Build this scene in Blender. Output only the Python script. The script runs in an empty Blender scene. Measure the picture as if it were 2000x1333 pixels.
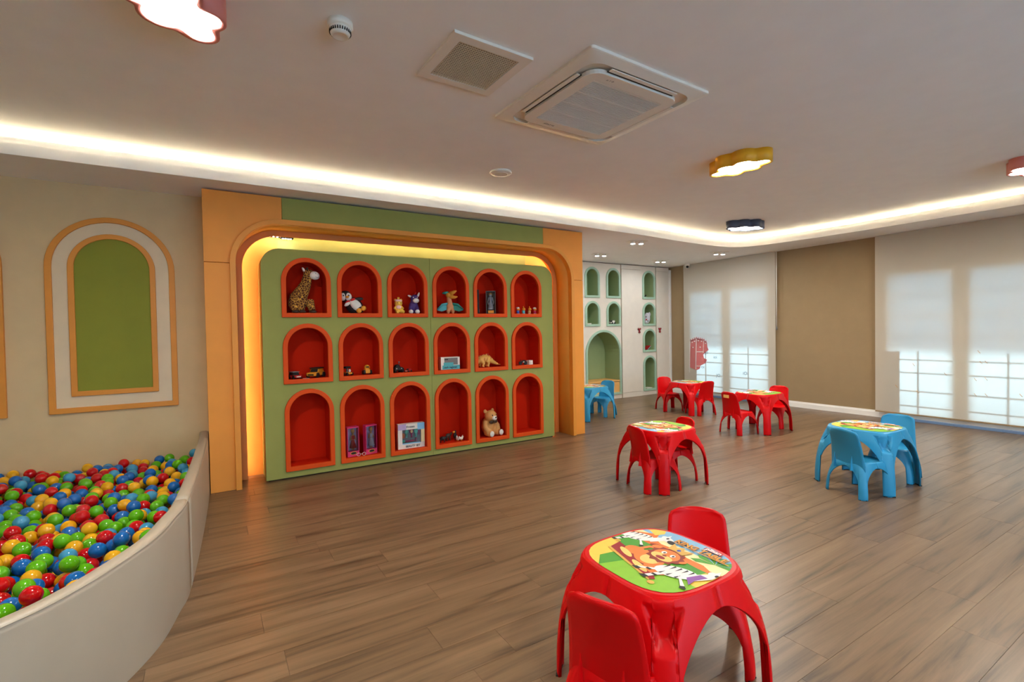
import bpy, bmesh, math, random
import numpy as np
from mathutils import Vector, Matrix
from mathutils.geometry import tessellate_polygon
random.seed(7)
PI = math.pi
S = bpy.context.scene
COL = S.collection

# ---------------------------------------------------------------- camera
F_PX, YAW, PITCH, ROLL, EYE = 956.47, 0.5518, 0.0205, -0.0180, 1.4
c_f = Vector((math.sin(YAW)*math.cos(PITCH), math.cos(YAW)*math.cos(PITCH), -math.sin(PITCH)))
_r = Vector((math.cos(YAW), -math.sin(YAW), 0)); _u = _r.cross(c_f)
c_r = math.cos(ROLL)*_r + math.sin(ROLL)*_u
c_u = -math.sin(ROLL)*_r + math.cos(ROLL)*_u
CAM = Vector((0, 0, EYE))
cam = bpy.data.cameras.new('camera'); camo = bpy.data.objects.new('camera', cam)
COL.objects.link(camo); S.camera = camo
cam.sensor_width = 36; cam.lens = F_PX*36/2000; cam.clip_start = .02
camo.matrix_world = Matrix(((c_r.x, c_u.x, -c_f.x, 0), (c_r.y, c_u.y, -c_f.y, 0), (c_r.z, c_u.z, -c_f.z, EYE), (0, 0, 0, 1)))
def ray(u, v): return c_f + (u-1000)/F_PX*c_r + (666.5-v)/F_PX*c_u
def PY(u, v, y): d = ray(u, v); return CAM + d*(y/d.y)
def PZ(u, v, z): d = ray(u, v); return CAM + d*((z-EYE)/d.z)
def PX(u, v, x): d = ray(u, v); return CAM + d*(x/d.x)
def proj(p):
    d = Vector(p)-CAM; z = d.dot(c_f)
    return 1000+F_PX*d.dot(c_r)/z, 666.5-F_PX*d.dot(c_u)/z, z

# ---------------------------------------------------------------- world, exposure
W = bpy.data.worlds.new('sky'); S.world = W; W.use_nodes = True
W.node_tree.nodes['Background'].inputs[0].default_value = (.45, .72, 1.0, 1)
W.node_tree.nodes['Background'].inputs[1].default_value = 1.12
S.view_settings.view_transform = 'Standard'; S.view_settings.look = 'None'
S.view_settings.gamma = 1; S.view_settings.use_curve_mapping = False
S.view_settings.exposure = 3.14
S.cycles.max_bounces = 10; S.cycles.diffuse_bounces = 6; S.cycles.transparent_max_bounces = 12
S.cycles.sample_clamp_indirect = 6; S.cycles.caustics_reflective = False; S.cycles.caustics_refractive = False
COVE_L, ALCOVE_L, CLOUD_L, SPOT_L = 13.0, 6.6, 18.5, 56.0

# ---------------------------------------------------------------- materials
def lin(c):
    return tuple((x/255/12.92 if x/255 <= .04045 else ((x/255+.055)/1.055)**2.4) for x in c)
MATS = {}
def M(name, rgb, rough=.5, metal=0, bump=0, bscale=300, var=.03, vscale=6, emit=0, trans=0, coat=0, spec=.5):
    m = bpy.data.materials.new(name); m.use_nodes = True; MATS[name] = m
    nt = m.node_tree; b = nt.nodes['Principled BSDF']; c = lin(rgb)
    b.inputs['Roughness'].default_value = rough; b.inputs['Metallic'].default_value = metal
    b.inputs['Specular IOR Level'].default_value = spec; b.inputs['Coat Weight'].default_value = coat
    tc = nt.nodes.new('ShaderNodeTexCoord')
    if var:
        n = nt.nodes.new('ShaderNodeTexNoise'); n.inputs['Scale'].default_value = vscale; n.inputs['Detail'].default_value = 3
        r = nt.nodes.new('ShaderNodeValToRGB')
        r.color_ramp.elements[0].position = .3; r.color_ramp.elements[1].position = .7
        r.color_ramp.elements[0].color = tuple(x*(1-var) for x in c)+(1,)
        r.color_ramp.elements[1].color = tuple(min(1, x*(1+var)) for x in c)+(1,)
        nt.links.new(tc.outputs['Object'], n.inputs['Vector']); nt.links.new(n.outputs['Fac'], r.inputs[0])
        nt.links.new(r.outputs[0], b.inputs['Base Color'])
    else: b.inputs['Base Color'].default_value = c+(1,)
    if bump:
        n2 = nt.nodes.new('ShaderNodeTexNoise'); n2.inputs['Scale'].default_value = bscale; n2.inputs['Detail'].default_value = 2
        bp = nt.nodes.new('ShaderNodeBump'); bp.inputs['Strength'].default_value = bump; bp.inputs['Distance'].default_value = .002
        nt.links.new(tc.outputs['Object'], n2.inputs['Vector']); nt.links.new(n2.outputs['Fac'], bp.inputs['Height'])
        nt.links.new(bp.outputs[0], b.inputs['Normal'])
    if emit:
        b.inputs['Emission Color'].default_value = c+(1,); b.inputs['Emission Strength'].default_value = emit
    return m
M('ceiling_paint', (242, 240, 238), .9, bump=.1, bscale=120, var=.015)
M('soffit_paint', (242, 240, 238), .9, var=.015)
M('wall_cream', (214, 187, 144), .85, bump=.25, bscale=220, var=.03)
M('wall_beige', (152, 128, 94), .85, bump=.2, bscale=220, var=.03)
M('wall_plain', (240, 236, 228), .9)
M('orange_panel', (230, 148, 54), .6, bump=.08, bscale=400)
M('orange_frame', (222, 144, 50), .55)
M('orange_lip', (206, 120, 48), .6)
M('green_panel', (149, 152, 82), .75, spec=.25, bump=.08, bscale=400)
M('arch_green', (136, 138, 38), .75, bump=.1)
M('arch_white', (224, 204, 172), .8)
M('niche_red', (216, 76, 16), .6, spec=.2, bump=.05)
M('niche_red_shaded', (194, 32, 3), .8, spec=.1, bump=.05)  # frame red again, with the shade inside the niches put into the colour
M('sage_frame', (160, 190, 165), .5)
M('sage_inside', (148, 166, 116), .75)
M('cabinet_cream', (223, 213, 197), .45)
M('bench_wood', (226, 170, 96), .5)
M('handle_red', (140, 20, 30), .4)
M('pit_vinyl', (168, 156, 138), .42, bump=.06, bscale=500, var=.02)
M('red_plastic', (205, 3, 10), .4, bump=.05, bscale=700, var=.02, spec=.2)
M('blue_plastic', (36, 142, 186), .45, bump=.05, bscale=700, var=.02)
M('rubber_black', (22, 20, 20), .7)
for n, c in dict(ball_red=(196, 10, 18), ball_blue=(14, 100, 178), ball_green=(92, 178, 14), ball_yellow=(232, 172, 20), ball_sky=(60, 148, 190)).items():
    M(n, c, .09, var=.02, coat=.2)
M('white_plastic', (232, 226, 215), .45, var=.01)
M('white_paint', (234, 230, 222), .5, var=.01)
M('dark_gap', (28, 24, 20), .9)
M('grille_dark', (76, 64, 48), .8)
M('grey_metal', (150, 150, 150), .35, metal=.8)
M('alu_sky_tinted', (120, 150, 190), .4, metal=.3)  # aluminium with the blue of reflected sky put into its colour
M('shutter_grey', (120, 130, 140), .6)
for n, c in dict(cloud_pink=(214, 128, 118), cloud_yellow=(232, 170, 32), cloud_navy=(70, 78, 98)).items(): M(n, c, .5)
def emitter(name, rgb, s):
    m = bpy.data.materials.new(name); m.use_nodes = True; nt = m.node_tree; nt.nodes.clear()
    e = nt.nodes.new('ShaderNodeEmission'); o = nt.nodes.new('ShaderNodeOutputMaterial')
    e.inputs[0].default_value = lin(rgb)+(1,); e.inputs[1].default_value = s
    nt.links.new(e.outputs[0], o.inputs[0]); MATS[name] = m
emitter('led_warm', (255, 238, 198), COVE_L)
emitter('led_amber', (255, 242, 210), ALCOVE_L)
emitter('diffuser', (255, 250, 240), CLOUD_L)
emitter('spot_glow', (246, 250, 255), SPOT_L)
def translucent(name, rgb, t=.5, alpha=0):
    m = bpy.data.materials.new(name); m.use_nodes = True; nt = m.node_tree; nt.nodes.clear()
    d = nt.nodes.new('ShaderNodeBsdfDiffuse'); tr = nt.nodes.new('ShaderNodeBsdfTranslucent'); mx = nt.nodes.new('ShaderNodeMixShader')
    o = nt.nodes.new('ShaderNodeOutputMaterial'); c = lin(rgb)+(1,)
    n = nt.nodes.new('ShaderNodeTexNoise'); n.inputs['Scale'].default_value = 3; tc = nt.nodes.new('ShaderNodeTexCoord')
    r = nt.nodes.new('ShaderNodeValToRGB'); r.color_ramp.elements[0].color = tuple(x*.97 for x in c[:3])+(1,); r.color_ramp.elements[1].color = c
    nt.links.new(tc.outputs['Object'], n.inputs[0]); nt.links.new(n.outputs[0], r.inputs[0])
    nt.links.new(r.outputs[0], d.inputs[0]); nt.links.new(r.outputs[0], tr.inputs[0])
    mx.inputs[0].default_value = t
    nt.links.new(d.outputs[0], mx.inputs[1]); nt.links.new(tr.outputs[0], mx.inputs[2])
    nt.links.new(mx.outputs[0], o.inputs[0]); MATS[name] = m
translucent('blind_fabric', (226, 217, 200), .40)
translucent('outer_screen', (226, 232, 238), .72)
translucent('tower_red', (240, 160, 158), .5)
translucent('tower_line', (240, 190, 190), .5)
def thin_glass(name, tint=(.94, .97, .97), gl=.08):
    m = bpy.data.materials.new(name); m.use_nodes = True; nt = m.node_tree; nt.nodes.clear()
    t = nt.nodes.new('ShaderNodeBsdfTransparent'); g = nt.nodes.new('ShaderNodeBsdfGlossy'); mx = nt.nodes.new('ShaderNodeMixShader')
    o = nt.nodes.new('ShaderNodeOutputMaterial'); t.inputs[0].default_value = tint+(1,); g.inputs['Roughness'].default_value = .05
    f = nt.nodes.new('ShaderNodeFresnel'); f.inputs[0].default_value = 1.4
    nt.links.new(f.outputs[0], mx.inputs[0]); nt.links.new(t.outputs[0], mx.inputs[1]); nt.links.new(g.outputs[0], mx.inputs[2])
    nt.links.new(mx.outputs[0], o.inputs[0]); MATS[name] = m
thin_glass('window_glass'); thin_glass('clear_film', (.93, .93, .95))
# plank floor
def plank_material():
    m = bpy.data.materials.new('oak_plank'); m.use_nodes = True; nt = m.node_tree; b = nt.nodes['Principled BSDF']; MATS['oak_plank'] = m
    N = nt.nodes.new; L = nt.links.new
    g = N('ShaderNodeNewGeometry'); oi = N('ShaderNodeObjectInfo')
    ad = N('ShaderNodeMath'); ad.operation = 'ADD'; fr = N('ShaderNodeMath'); fr.operation = 'FRACT'
    L(oi.outputs['Random'], ad.inputs[0]); L(g.outputs['Random Per Island'], ad.inputs[1]); L(ad.outputs[0], fr.inputs[0])
    off = N('ShaderNodeMath'); off.operation = 'MULTIPLY'; off.inputs[1].default_value = 37.0; L(fr.outputs[0], off.inputs[0])
    cmb = N('ShaderNodeCombineXYZ'); L(off.outputs[0], cmb.inputs[0]); L(off.outputs[0], cmb.inputs[2])
    va = N('ShaderNodeVectorMath'); va.operation = 'ADD'; L(g.outputs['Position'], va.inputs[0]); L(cmb.outputs[0], va.inputs[1])
    def noise(sx, sy, det, dist):
        mp = N('ShaderNodeMapping'); mp.inputs['Scale'].default_value = (sx, sy, 1); L(va.outputs[0], mp.inputs[0])
        n = N('ShaderNodeTexNoise'); n.inputs['Scale'].default_value = 1; n.inputs['Detail'].default_value = det
        n.inputs['Distortion'].default_value = dist; n.inputs['Roughness'].default_value = .6; L(mp.outputs[0], n.inputs['Vector']); return n
    n1 = noise(.9, 16, 5, .6); n2 = noise(3, 150, 3, .2)
    r1 = N('ShaderNodeValToRGB'); e = r1.color_ramp.elements
    e[0].position = .27; e[0].color = lin((62, 47, 33))+(1,); e[1].position = .72; e[1].color = lin((130, 104, 78))+(1,)
    k = r1.color_ramp.elements.new(.46); k.color = lin((110, 86, 62))+(1,)
    L(n1.outputs[0], r1.inputs[0])
    r2 = N('ShaderNodeMapRange'); r2.inputs['To Min'].default_value = .84; r2.inputs['To Max'].default_value = 1.14; L(n2.outputs[0], r2.inputs[0])
    tint = N('ShaderNodeMapRange'); tint.inputs['To Min'].default_value = .93; tint.inputs['To Max'].default_value = 1.07; L(fr.outputs[0], tint.inputs[0])
    mu = N('ShaderNodeMath'); mu.operation = 'MULTIPLY'; L(r2.outputs[0], mu.inputs[0]); L(tint.outputs[0], mu.inputs[1])
    vm = N('ShaderNodeVectorMath'); vm.operation = 'SCALE'; L(r1.outputs[0], vm.inputs[0]); L(mu.outputs[0], vm.inputs['Scale'])
    L(vm.outputs[0], b.inputs['Base Color'])
    b.inputs['Roughness'].default_value = .34; b.inputs['Specular IOR Level'].default_value = .5
    bp = N('ShaderNodeBump'); bp.inputs['Strength'].default_value = .12; bp.inputs['Distance'].default_value = .002
    L(n2.outputs[0], bp.inputs['Height']); L(bp.outputs[0], b.inputs['Normal'])
plank_material()
def spotted(name, base, spot, scale, thr=.12):
    m = bpy.data.materials.new(name); m.use_nodes = True; nt = m.node_tree; b = nt.nodes['Principled BSDF']; MATS[name] = m
    tc = nt.nodes.new('ShaderNodeTexCoord'); v = nt.nodes.new('ShaderNodeTexVoronoi'); v.feature = 'DISTANCE_TO_EDGE'; v.inputs['Scale'].default_value = scale
    r = nt.nodes.new('ShaderNodeValToRGB'); r.color_ramp.interpolation = 'CONSTANT'
    r.color_ramp.elements[0].color = lin(base)+(1,); r.color_ramp.elements[1].color = lin(spot)+(1,); r.color_ramp.elements[1].position = thr
    nt.links.new(tc.outputs['Object'], v.inputs['Vector']); nt.links.new(v.outputs[0], r.inputs[0]); nt.links.new(r.outputs[0], b.inputs['Base Color'])
    b.inputs['Roughness'].default_value = .9
spotted('giraffe_fur', (226, 168, 66), (84, 42, 16), 42, .05)
def flat(name, rgb, rough=.6): return M(name, rgb, rough, var=.04, vscale=30)
for n, c in dict(plush_white=(226, 222, 214), plush_black=(24, 24, 28), plush_yellow=(240, 196, 70), plush_pink=(238, 196, 196), plush_red=(206, 24, 28),
                 plush_orange=(236, 160, 40), plush_purple=(72, 48, 118), plush_tan=(202, 146, 82), plush_brown=(62, 38, 22), dino_orange=(214, 144, 40), dino_flesh=(206, 140, 92),
                 dino_teal=(40, 140, 124), dino_sand=(222, 170, 82), dino_red=(178, 60, 30), toy_red=(176, 24, 22), toy_yellow=(226, 150, 30), toy_black=(18, 16, 16),
                 toy_grey=(120, 116, 112), toy_white=(228, 220, 206), box_pink=(206, 40, 100), box_grey=(120, 112, 108), box_teal=(78, 172, 178), box_white=(228, 220, 208),
                 print_green=(70, 150, 40), print_lime=(134, 190, 48), print_sand=(240, 200, 80), print_sky=(130, 178, 210), print_pale=(246, 226, 168), print_orange=(226, 116, 40),
                 print_lion=(228, 124, 50), print_mane=(140, 44, 22), print_tan=(244, 196, 110), print_crimson=(150, 16, 30), print_gold=(214, 166, 74), print_white=(236, 232, 228),
                 print_black=(30, 28, 30), print_purple=(134, 80, 160), print_brown=(120, 70, 20), print_blue=(50, 80, 170), box_blue=(130, 190, 226), box_lilac=(180, 160, 200),
                 mint=(88, 196, 160), magenta=(200, 30, 84), paper=(222, 216, 204), gold_hair=(224, 160, 80), ink=(40, 60, 70), doll_silver=(190, 186, 190)).items(): flat(n, c)

# ---------------------------------------------------------------- mesh helpers
class MB:
    def __init__(s): s.v = []; s.f = []; s.m = []; s.s = []
    def add(s, vs, fs, mi=0, smooth=False):
        o = len(s.v); s.v += [tuple(p) for p in vs]
        for f in fs: s.f.append(tuple(i+o for i in f)); s.m.append(mi); s.s.append(smooth)
        return s
    def box(s, x0, x1, y0, y1, z0, z1, mi=0, mat=None):
        vs = [Vector(p) for p in ((x0, y0, z0), (x1, y0, z0), (x1, y1, z0), (x0, y1, z0), (x0, y0, z1), (x1, y0, z1), (x1, y1, z1), (x0, y1, z1))]
        if mat: vs = [mat @ p for p in vs]
        return s.add(vs, [(0, 3, 2, 1), (4, 5, 6, 7), (0, 1, 5, 4), (1, 2, 6, 5), (2, 3, 7, 6), (3, 0, 4, 7)], mi)
    def ell(s, c, r, mi=0, rot=None, seg=14, rings=9):
        if not hasattr(r, '__len__'): r = (r, r, r)
        c = Vector(c); vs = []; fs = []
        R = Matrix.Rotation(rot[0], 3, 'X') @ Matrix.Rotation(rot[1], 3, 'Y') @ Matrix.Rotation(rot[2], 3, 'Z') if rot else None
        for i in range(rings+1):
            t = PI*i/rings
            for j in range(seg):
                a = 2*PI*j/seg; p = Vector((r[0]*math.sin(t)*math.cos(a), r[1]*math.sin(t)*math.sin(a), r[2]*math.cos(t)))
                vs.append(c + (R @ p if R else p))
        for i in range(rings):
            for j in range(seg):
                a, b = i*seg+j, i*seg+(j+1) % seg
                fs.append((a, a+seg, b+seg, b))
        return s.add(vs, fs, mi, True)
    def tube(s, pts, rad, mi=0, seg=10, caps=True, smooth=True):
        pts = [Vector(p) for p in pts]; n = len(pts)
        if not hasattr(rad, '__len__'): rad = [rad]*n
        vs = []; fs = []; up = None
        for i, p in enumerate(pts):
            t = (pts[min(i+1, n-1)]-pts[max(i-1, 0)]).normalized()
            if up is None: up = Vector((0, 0, 1)) if abs(t.z) < .9 else Vector((1, 0, 0))
            a = t.cross(up).normalized(); b = a.cross(t); up = b
            for j in range(seg):
                w = 2*PI*j/seg; vs.append(p + rad[i]*(math.cos(w)*a+math.sin(w)*b))
        for i in range(n-1):
            for j in range(seg):
                a, b = i*seg+j, i*seg+(j+1) % seg; fs.append((a, b, b+seg, a+seg))
        s.add(vs, fs, mi, smooth)
        if caps: s.add(vs[:seg], [tuple(range(seg))[::-1]], mi); s.add(vs[-seg:], [tuple(range(seg))], mi)
        return s
    def lathe(s, prof, c=(0, 0, 0), seg=24, mi=0, flip=1):
        c = Vector(c); vs = []; fs = []
        for r, z in prof:
            for j in range(seg):
                a = 2*PI*j/seg; vs.append(c+Vector((r*math.cos(a), r*math.sin(a), z)))
        for i in range(len(prof)-1):
            for j in range(seg):
                a, b = i*seg+j, i*seg+(j+1) % seg; fs.append((a, b, b+seg, a+seg))
        return s.add(vs, fs, mi, True)
    def prism(s, out, tf, d0, d1, mi=0, holes=(), smooth_side=False, caps=True):
        """outline(s) in 2D, tf(a, b, d) -> xyz"""
        loops = [out]+list(holes)
        if caps:
            tris = tessellate_polygon([[Vector((a, b, 0)) for a, b in l] for l in loops]); fl = [p for l in loops for p in l]
            for d in (d0, d1): s.add([tf(a, b, d) for a, b in fl], [tuple(t) for t in tris], mi)
        for l in loops:
            n = len(l); vs = [tf(a, b, d0) for a, b in l]+[tf(a, b, d1) for a, b in l]
            s.add(vs, [(i, (i+1) % n, (i+1) % n+n, i+n) for i in range(n)], mi, smooth_side)
        return s
    def ring(s, out, inn, tf, d0, d1, mi=0, closed=True, smooth=False):
        n = len(out); vs = [tf(a, b, d0) for a, b in out]+[tf(a, b, d0) for a, b in inn]+[tf(a, b, d1) for a, b in out]+[tf(a, b, d1) for a, b in inn]
        fs = []
        for i in range(n if closed else n-1):
            j = (i+1) % n
            fs += [(i, j, n+j, n+i), (2*n+i, 3*n+i, 3*n+j, 2*n+j), (i, 2*n+i, 2*n+j, j), (n+i, n+j, 3*n+j, 3*n+i)]
        if not closed: fs += [(0, n, 3*n, 2*n), (n-1, 3*n-1, 4*n-1, 2*n-1)]
        return s.add(vs, fs, mi, smooth)
def cleanup(me, merge=1e-5):
    bm = bmesh.new(); bm.from_mesh(me); bmesh.ops.remove_doubles(bm, verts=bm.verts, dist=merge)
    bmesh.ops.recalc_face_normals(bm, faces=bm.faces); bm.to_mesh(me); bm.free()
def build(name, mb, mats, parent=None, bevel=0, solid=0, sub=0, remesh=0, local=False, clean=True, seg=2):
    me = bpy.data.meshes.new(name)
    off = Vector(parent.location) if (parent is not None and not local) else Vector((0, 0, 0))
    if parent is not None and parent.parent is not None and not local: off = off + Vector(parent.parent.location)
    me.from_pydata([tuple(Vector(p)-off) for p in mb.v], [], mb.f)
    if isinstance(mats, str): mats = [mats]
    for k in mats: me.materials.append(MATS[k])
    me.polygons.foreach_set('material_index', mb.m); me.polygons.foreach_set('use_smooth', mb.s)
    if clean: cleanup(me)
    o = bpy.data.objects.new(name, me); COL.objects.link(o)
    if parent is not None: o.parent = parent
    if remesh:
        md = o.modifiers.new('r', 'REMESH'); md.mode = 'VOXEL'; md.voxel_size = remesh; md.use_smooth_shade = True
        md = o.modifiers.new('s', 'SMOOTH'); md.factor = .5; md.iterations = 6
    if solid: md = o.modifiers.new('so', 'SOLIDIFY'); md.thickness = solid; md.offset = -1
    if bevel: md = o.modifiers.new('b', 'BEVEL'); md.width = bevel; md.segments = seg; md.limit_method = 'ANGLE'; md.angle_limit = math.radians(40)
    if sub: md = o.modifiers.new('ss', 'SUBSURF'); md.levels = sub; md.render_levels = sub
    return o
def tag(o, label, cat, group=None):
    o['label'] = label; o['category'] = cat
    if group: o['group'] = group
    return o
def thing(name, label, cat, loc=(0, 0, 0), rz=0, group=None):
    o = bpy.data.objects.new(name, None); COL.objects.link(o); o.location = loc; o.rotation_euler = (0, 0, rz); o.empty_display_size = .1
    return tag(o, label, cat, group)
def struct(o): o['kind'] = 'structure'; return o
def copy_tree(o, parent=None):
    c = o.copy(); COL.objects.link(c)
    if parent is not None: c.parent = parent
    for ch in o.children: copy_tree(ch, c)
    return c
def arch(x0, x1, z0, zt, n=14):
    r = (x1-x0)/2; zc = zt-r; cx = (x0+x1)/2
    return [(x0, z0), (x1, z0)]+[(cx+r*math.cos(PI*i/n), zc+r*math.sin(PI*i/n)) for i in range(n+1)]
def door_path(x0, x1, zt, r, n=10, z0=0):
    """open path up the left side, round the two top corners, down the right side"""
    p = [(x0, z0)]
    p += [(x0+r-r*math.cos(PI/2*i/n), zt-r+r*math.sin(PI/2*i/n)) for i in range(n+1)]
    p += [(x1-r+r*math.sin(PI/2*i/n), zt-r+r*math.cos(PI/2*i/n)) for i in range(n+1)]
    return p+[(x1, z0)]
XZ = lambda a, b, d: (a, d, b)
XY = lambda a, b, d: (a, b, d)
def smoothpath(P, n=8):
    P = [Vector(p) for p in P]; Q = []
    for i in range(len(P)-1):
        p0, p1, p2, p3 = P[max(i-1, 0)], P[i], P[i+1], P[min(i+2, len(P)-1)]
        for k in range(n):
            t = k/n; Q.append(.5*((2*p1)+(p2-p0)*t+(2*p0-5*p1+4*p2-p3)*t*t+(3*p1-p0-3*p2+p3)*t**3))
    return Q+[P[-1]]
def text_mesh(txt, size, extrude=0, bold=0):
    cu = bpy.data.curves.new('t', 'FONT'); cu.body = txt; cu.size = size; cu.extrude = extrude; cu.align_x = 'CENTER'; cu.align_y = 'CENTER'; cu.offset = bold
    cu.resolution_u = 3
    ob = bpy.data.objects.new('t', cu); COL.objects.link(ob)
    dg = bpy.context.evaluated_depsgraph_get(); me = bpy.data.meshes.new_from_object(ob.evaluated_get(dg))
    vs = [tuple(v.co) for v in me.vertices]; fs = [tuple(p.vertices) for p in me.polygons]
    bpy.data.objects.remove(ob); bpy.data.curves.remove(cu); bpy.data.meshes.remove(me)
    return vs, fs
def add_text(mb, txt, size, tf, mi, bold=0, stretch=1):
    vs, fs = text_mesh(txt, size, bold=bold)
    mb.add([tf(x*stretch, y) for x, y, z in vs], fs, mi)

# ---------------------------------------------------------------- the shell of the room
ZL, ZC = 2.72, 2.89            # soffit and main ceiling
YW, XWALL, XB = 5.505, 8.58, 8.50   # left wall, window wall, blind plane
XMIN, YMIN = -4.2, -3.8
# floor
fl = struct(build('floor', MB().box(XMIN-.2, XWALL+.4, YMIN-.2, 8.0, -.12, -.012), 'dark_gap'))
PLW, PLL, PLT = .19, 1.26, .012
pm = MB(); g = .0007
pm.box(g, PLL-g, g, PLW-g, -PLT, 0)
first_plank = None; planks = []
row = 0; y = YMIN-.1
rnd = random.Random(3)
while y < 7.95:
    x = XMIN-.1-rnd.random()*PLL
    while x < XWALL+.3:
        cx, cy = x+PLL/2, y+PLW/2
        u, v, z = proj((cx, cy, 0)); ok = z > .3 and -350 < u < 2350 and 600 < v < 1500
        inpit = cx < -.35 and cy > 2.6
        hid = inpit or (cy > 5.6 and cx < 4.2)
        planks.append(((2 if ok and not hid else 0)*1000-z if ok else -1e4, x, y)); x += PLL
    y += PLW; row += 1
planks.sort(reverse=True)
rest = MB(); pmesh = None
for i, (s_, x, y) in enumerate(planks):
    if i < 300:
        if pmesh is None:
            o = build('plank', pm, 'oak_plank', fl); pmesh = o.data
        else:
            o = bpy.data.objects.new('plank', pmesh); COL.objects.link(o); o.parent = fl
        o.location = (x, y, 0)
    else: rest.box(x+g, x+PLL-g, y+g, y+PLW-g, -PLT, 0)
o = build('plank_field', rest, 'oak_plank', fl); o['kind'] = 'stuff'
# walls
struct(build('wall_left', MB().box(XMIN, -.035, YW, YW+.2, 0, ZC+.1), 'wall_cream'))
struct(build('wall_alcove', MB().box(-.035, 4.27, 5.56, 5.72, 0, ZC+.1).box(4.1, 4.27, 5.72, 7.9, 0, ZC+.1), 'wall_plain'))
struct(build('wall_back', MB().box(4.1, XWALL, 7.85, 8.0, 0, ZC+.1), 'wall_plain'))
struct(build('wall_far_left', MB().box(XMIN-.2, XMIN, YMIN, YW+.2, 0, ZC+.1), 'wall_plain'))
FW_ = [(.2, 2.4), (3.4, 5.4)]          # unseen unblinded windows added behind the camera for daylight fill
wf = MB().box(XMIN, .2, YMIN-.2, YMIN, 0, ZC+.1).box(2.4, 3.4, YMIN-.2, YMIN, 0, ZC+.1).box(5.4, XWALL+.3, YMIN-.2, YMIN, 0, ZC+.1)
for a, b in FW_: wf.box(a, b, YMIN-.2, YMIN, 0, .1).box(a, b, YMIN-.2, YMIN, 2.2, ZC+.1)
struct(build('wall_front', wf, 'wall_plain'))
def portal(cx, cy, cz, w, h_, rot):
    l = bpy.data.lights.new('window_portal', 'AREA'); l.shape = 'RECTANGLE'; l.size = w; l.size_y = h_; l.cycles.is_portal = True
    o = bpy.data.objects.new('window_portal', l); COL.objects.link(o); o.location = (cx, cy, cz); o.rotation_euler = rot
for k, (a, b) in enumerate(FW_):
    w = bpy.data.objects.new('window_%d' % (k+4), None); COL.objects.link(w); w.location = ((a+b)/2, YMIN, .1); struct(w)
    f_ = MB().box(a, a+.06, YMIN-.12, YMIN-.04, .1, 2.2).box(b-.06, b, YMIN-.12, YMIN-.04, .1, 2.2).box(a+.06, b-.06, YMIN-.12, YMIN-.04, 2.14, 2.2).box(a+.06, b-.06, YMIN-.12, YMIN-.04, .1, .16).box((a+b)/2-.05, (a+b)/2+.05, YMIN-.12, YMIN-.04, .16, 2.14)
    build('window_frame', f_, 'white_paint', w)
    for x0, x1 in ((a+.06, (a+b)/2-.05), ((a+b)/2+.05, b-.06)): build('pane', MB().box(x0, x1, YMIN-.09, YMIN-.084, .16, 2.14), 'window_glass', w)
    portal((a+b)/2, YMIN-.22, 1.15, b-a, 2.1, (PI/2, 0, PI))
BL = [(4.925, 6.887), (1.440, 3.402), (-2.045, -.083)]        # blinds, y range
wr = MB(); ys = [YMIN-.2]
for a, b in reversed(BL): ys += [a+.12, b-.12]
ys.append(8.0)
for i in range(0, len(ys), 2): wr.box(XWALL, XWALL+.22, ys[i], ys[i+1], 0, ZC+.1)
for i in range(1, len(ys)-1, 2): wr.box(XWALL, XWALL+.22, ys[i], ys[i+1], 2.17, ZC+.1)
struct(build('wall_right', wr, 'wall_beige'))
for a, b in BL: portal(XWALL+.24, (a+b)/2, 1.1, b-a-.2, 2.2, (PI/2, 0, PI/2))
# baseboards on the piers of the window wall
bb = MB()
for i in range(0, len(ys), 2):
    a, b = ys[i], ys[i+1]
    if i == len(ys)-2: b = 7.28
    prof = [(0, 0), (.022, 0), (.022, .072), (.018, .078), (.018, .083), (.012, .088), (.012, .1), (0, .1)]
    n = len(prof); vs = [(XWALL-p, a, q) for p, q in prof]+[(XWALL-p, b, q) for p, q in prof]
    bb.add(vs, [(k, (k+1) % n, (k+1) % n+n, k+n) for k in range(n)]+[tuple(range(n)), tuple(range(n, 2*n))])
struct(build('baseboard_right', bb, 'white_paint'))
# ceilings and cove
raw = [(XMIN, 4.84), (-1.2, 4.84), (1.5, 4.84), (3.0, 4.845), (4.2, 4.88), (5.17, 4.925), (6.08, 5.005), (6.7, 5.04), (7.1, 5.035), (7.40, 4.97), (7.59, 4.81), (7.67, 4.56), (7.74, 4.2), (7.80, 3.59), (7.82, 2.6), (7.82, .5), (7.82, YMIN)]
path = smoothpath([(a, b, 0) for a, b in raw], 5)
def offs(P, d):
    Q = []
    for i, p in enumerate(P):
        t = (P[min(i+1, len(P)-1)]-P[max(i-1, 0)]).normalized(); Q.append(p+d*Vector((-t.y, t.x, 0)))   # outward (to the soffit)
    return Q
def P2(P): return [(p.x, p.y) for p in P]
cl = struct(build('ceiling', MB().box(XMIN-.1, XWALL+.3, YMIN-.1, 5.25, ZC, ZC+.1), 'ceiling_paint'))
sf = MB(); poly = P2(offs(path, .001))+[(XWALL+.02, YMIN), (XWALL+.02, 7.9), (XMIN, 7.9)]
sf.prism(poly, XY, ZL, ZL+.015)
build('soffit', sf, 'soffit_paint', cl)
fa = MB(); fa.ring(P2(path), P2(offs(path, .02)), XY, ZL-.001, 2.80, closed=False, smooth=False)
fa.ring(P2(offs(path, .012)), P2(offs(path, .028)), XY, 2.80, 2.846, closed=False)
build('cove_fascia', fa, 'soffit_paint', cl)
tr = MB(); tr.ring(P2(offs(path, .02)), P2(offs(path, .155)), XY, 2.735, 2.745, closed=False)
tr.ring(P2(offs(path, .15)), P2(offs(path, .17)), XY, 2.735, ZC+.005, closed=False)
build('cove_trough', tr, 'soffit_paint', cl)
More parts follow.
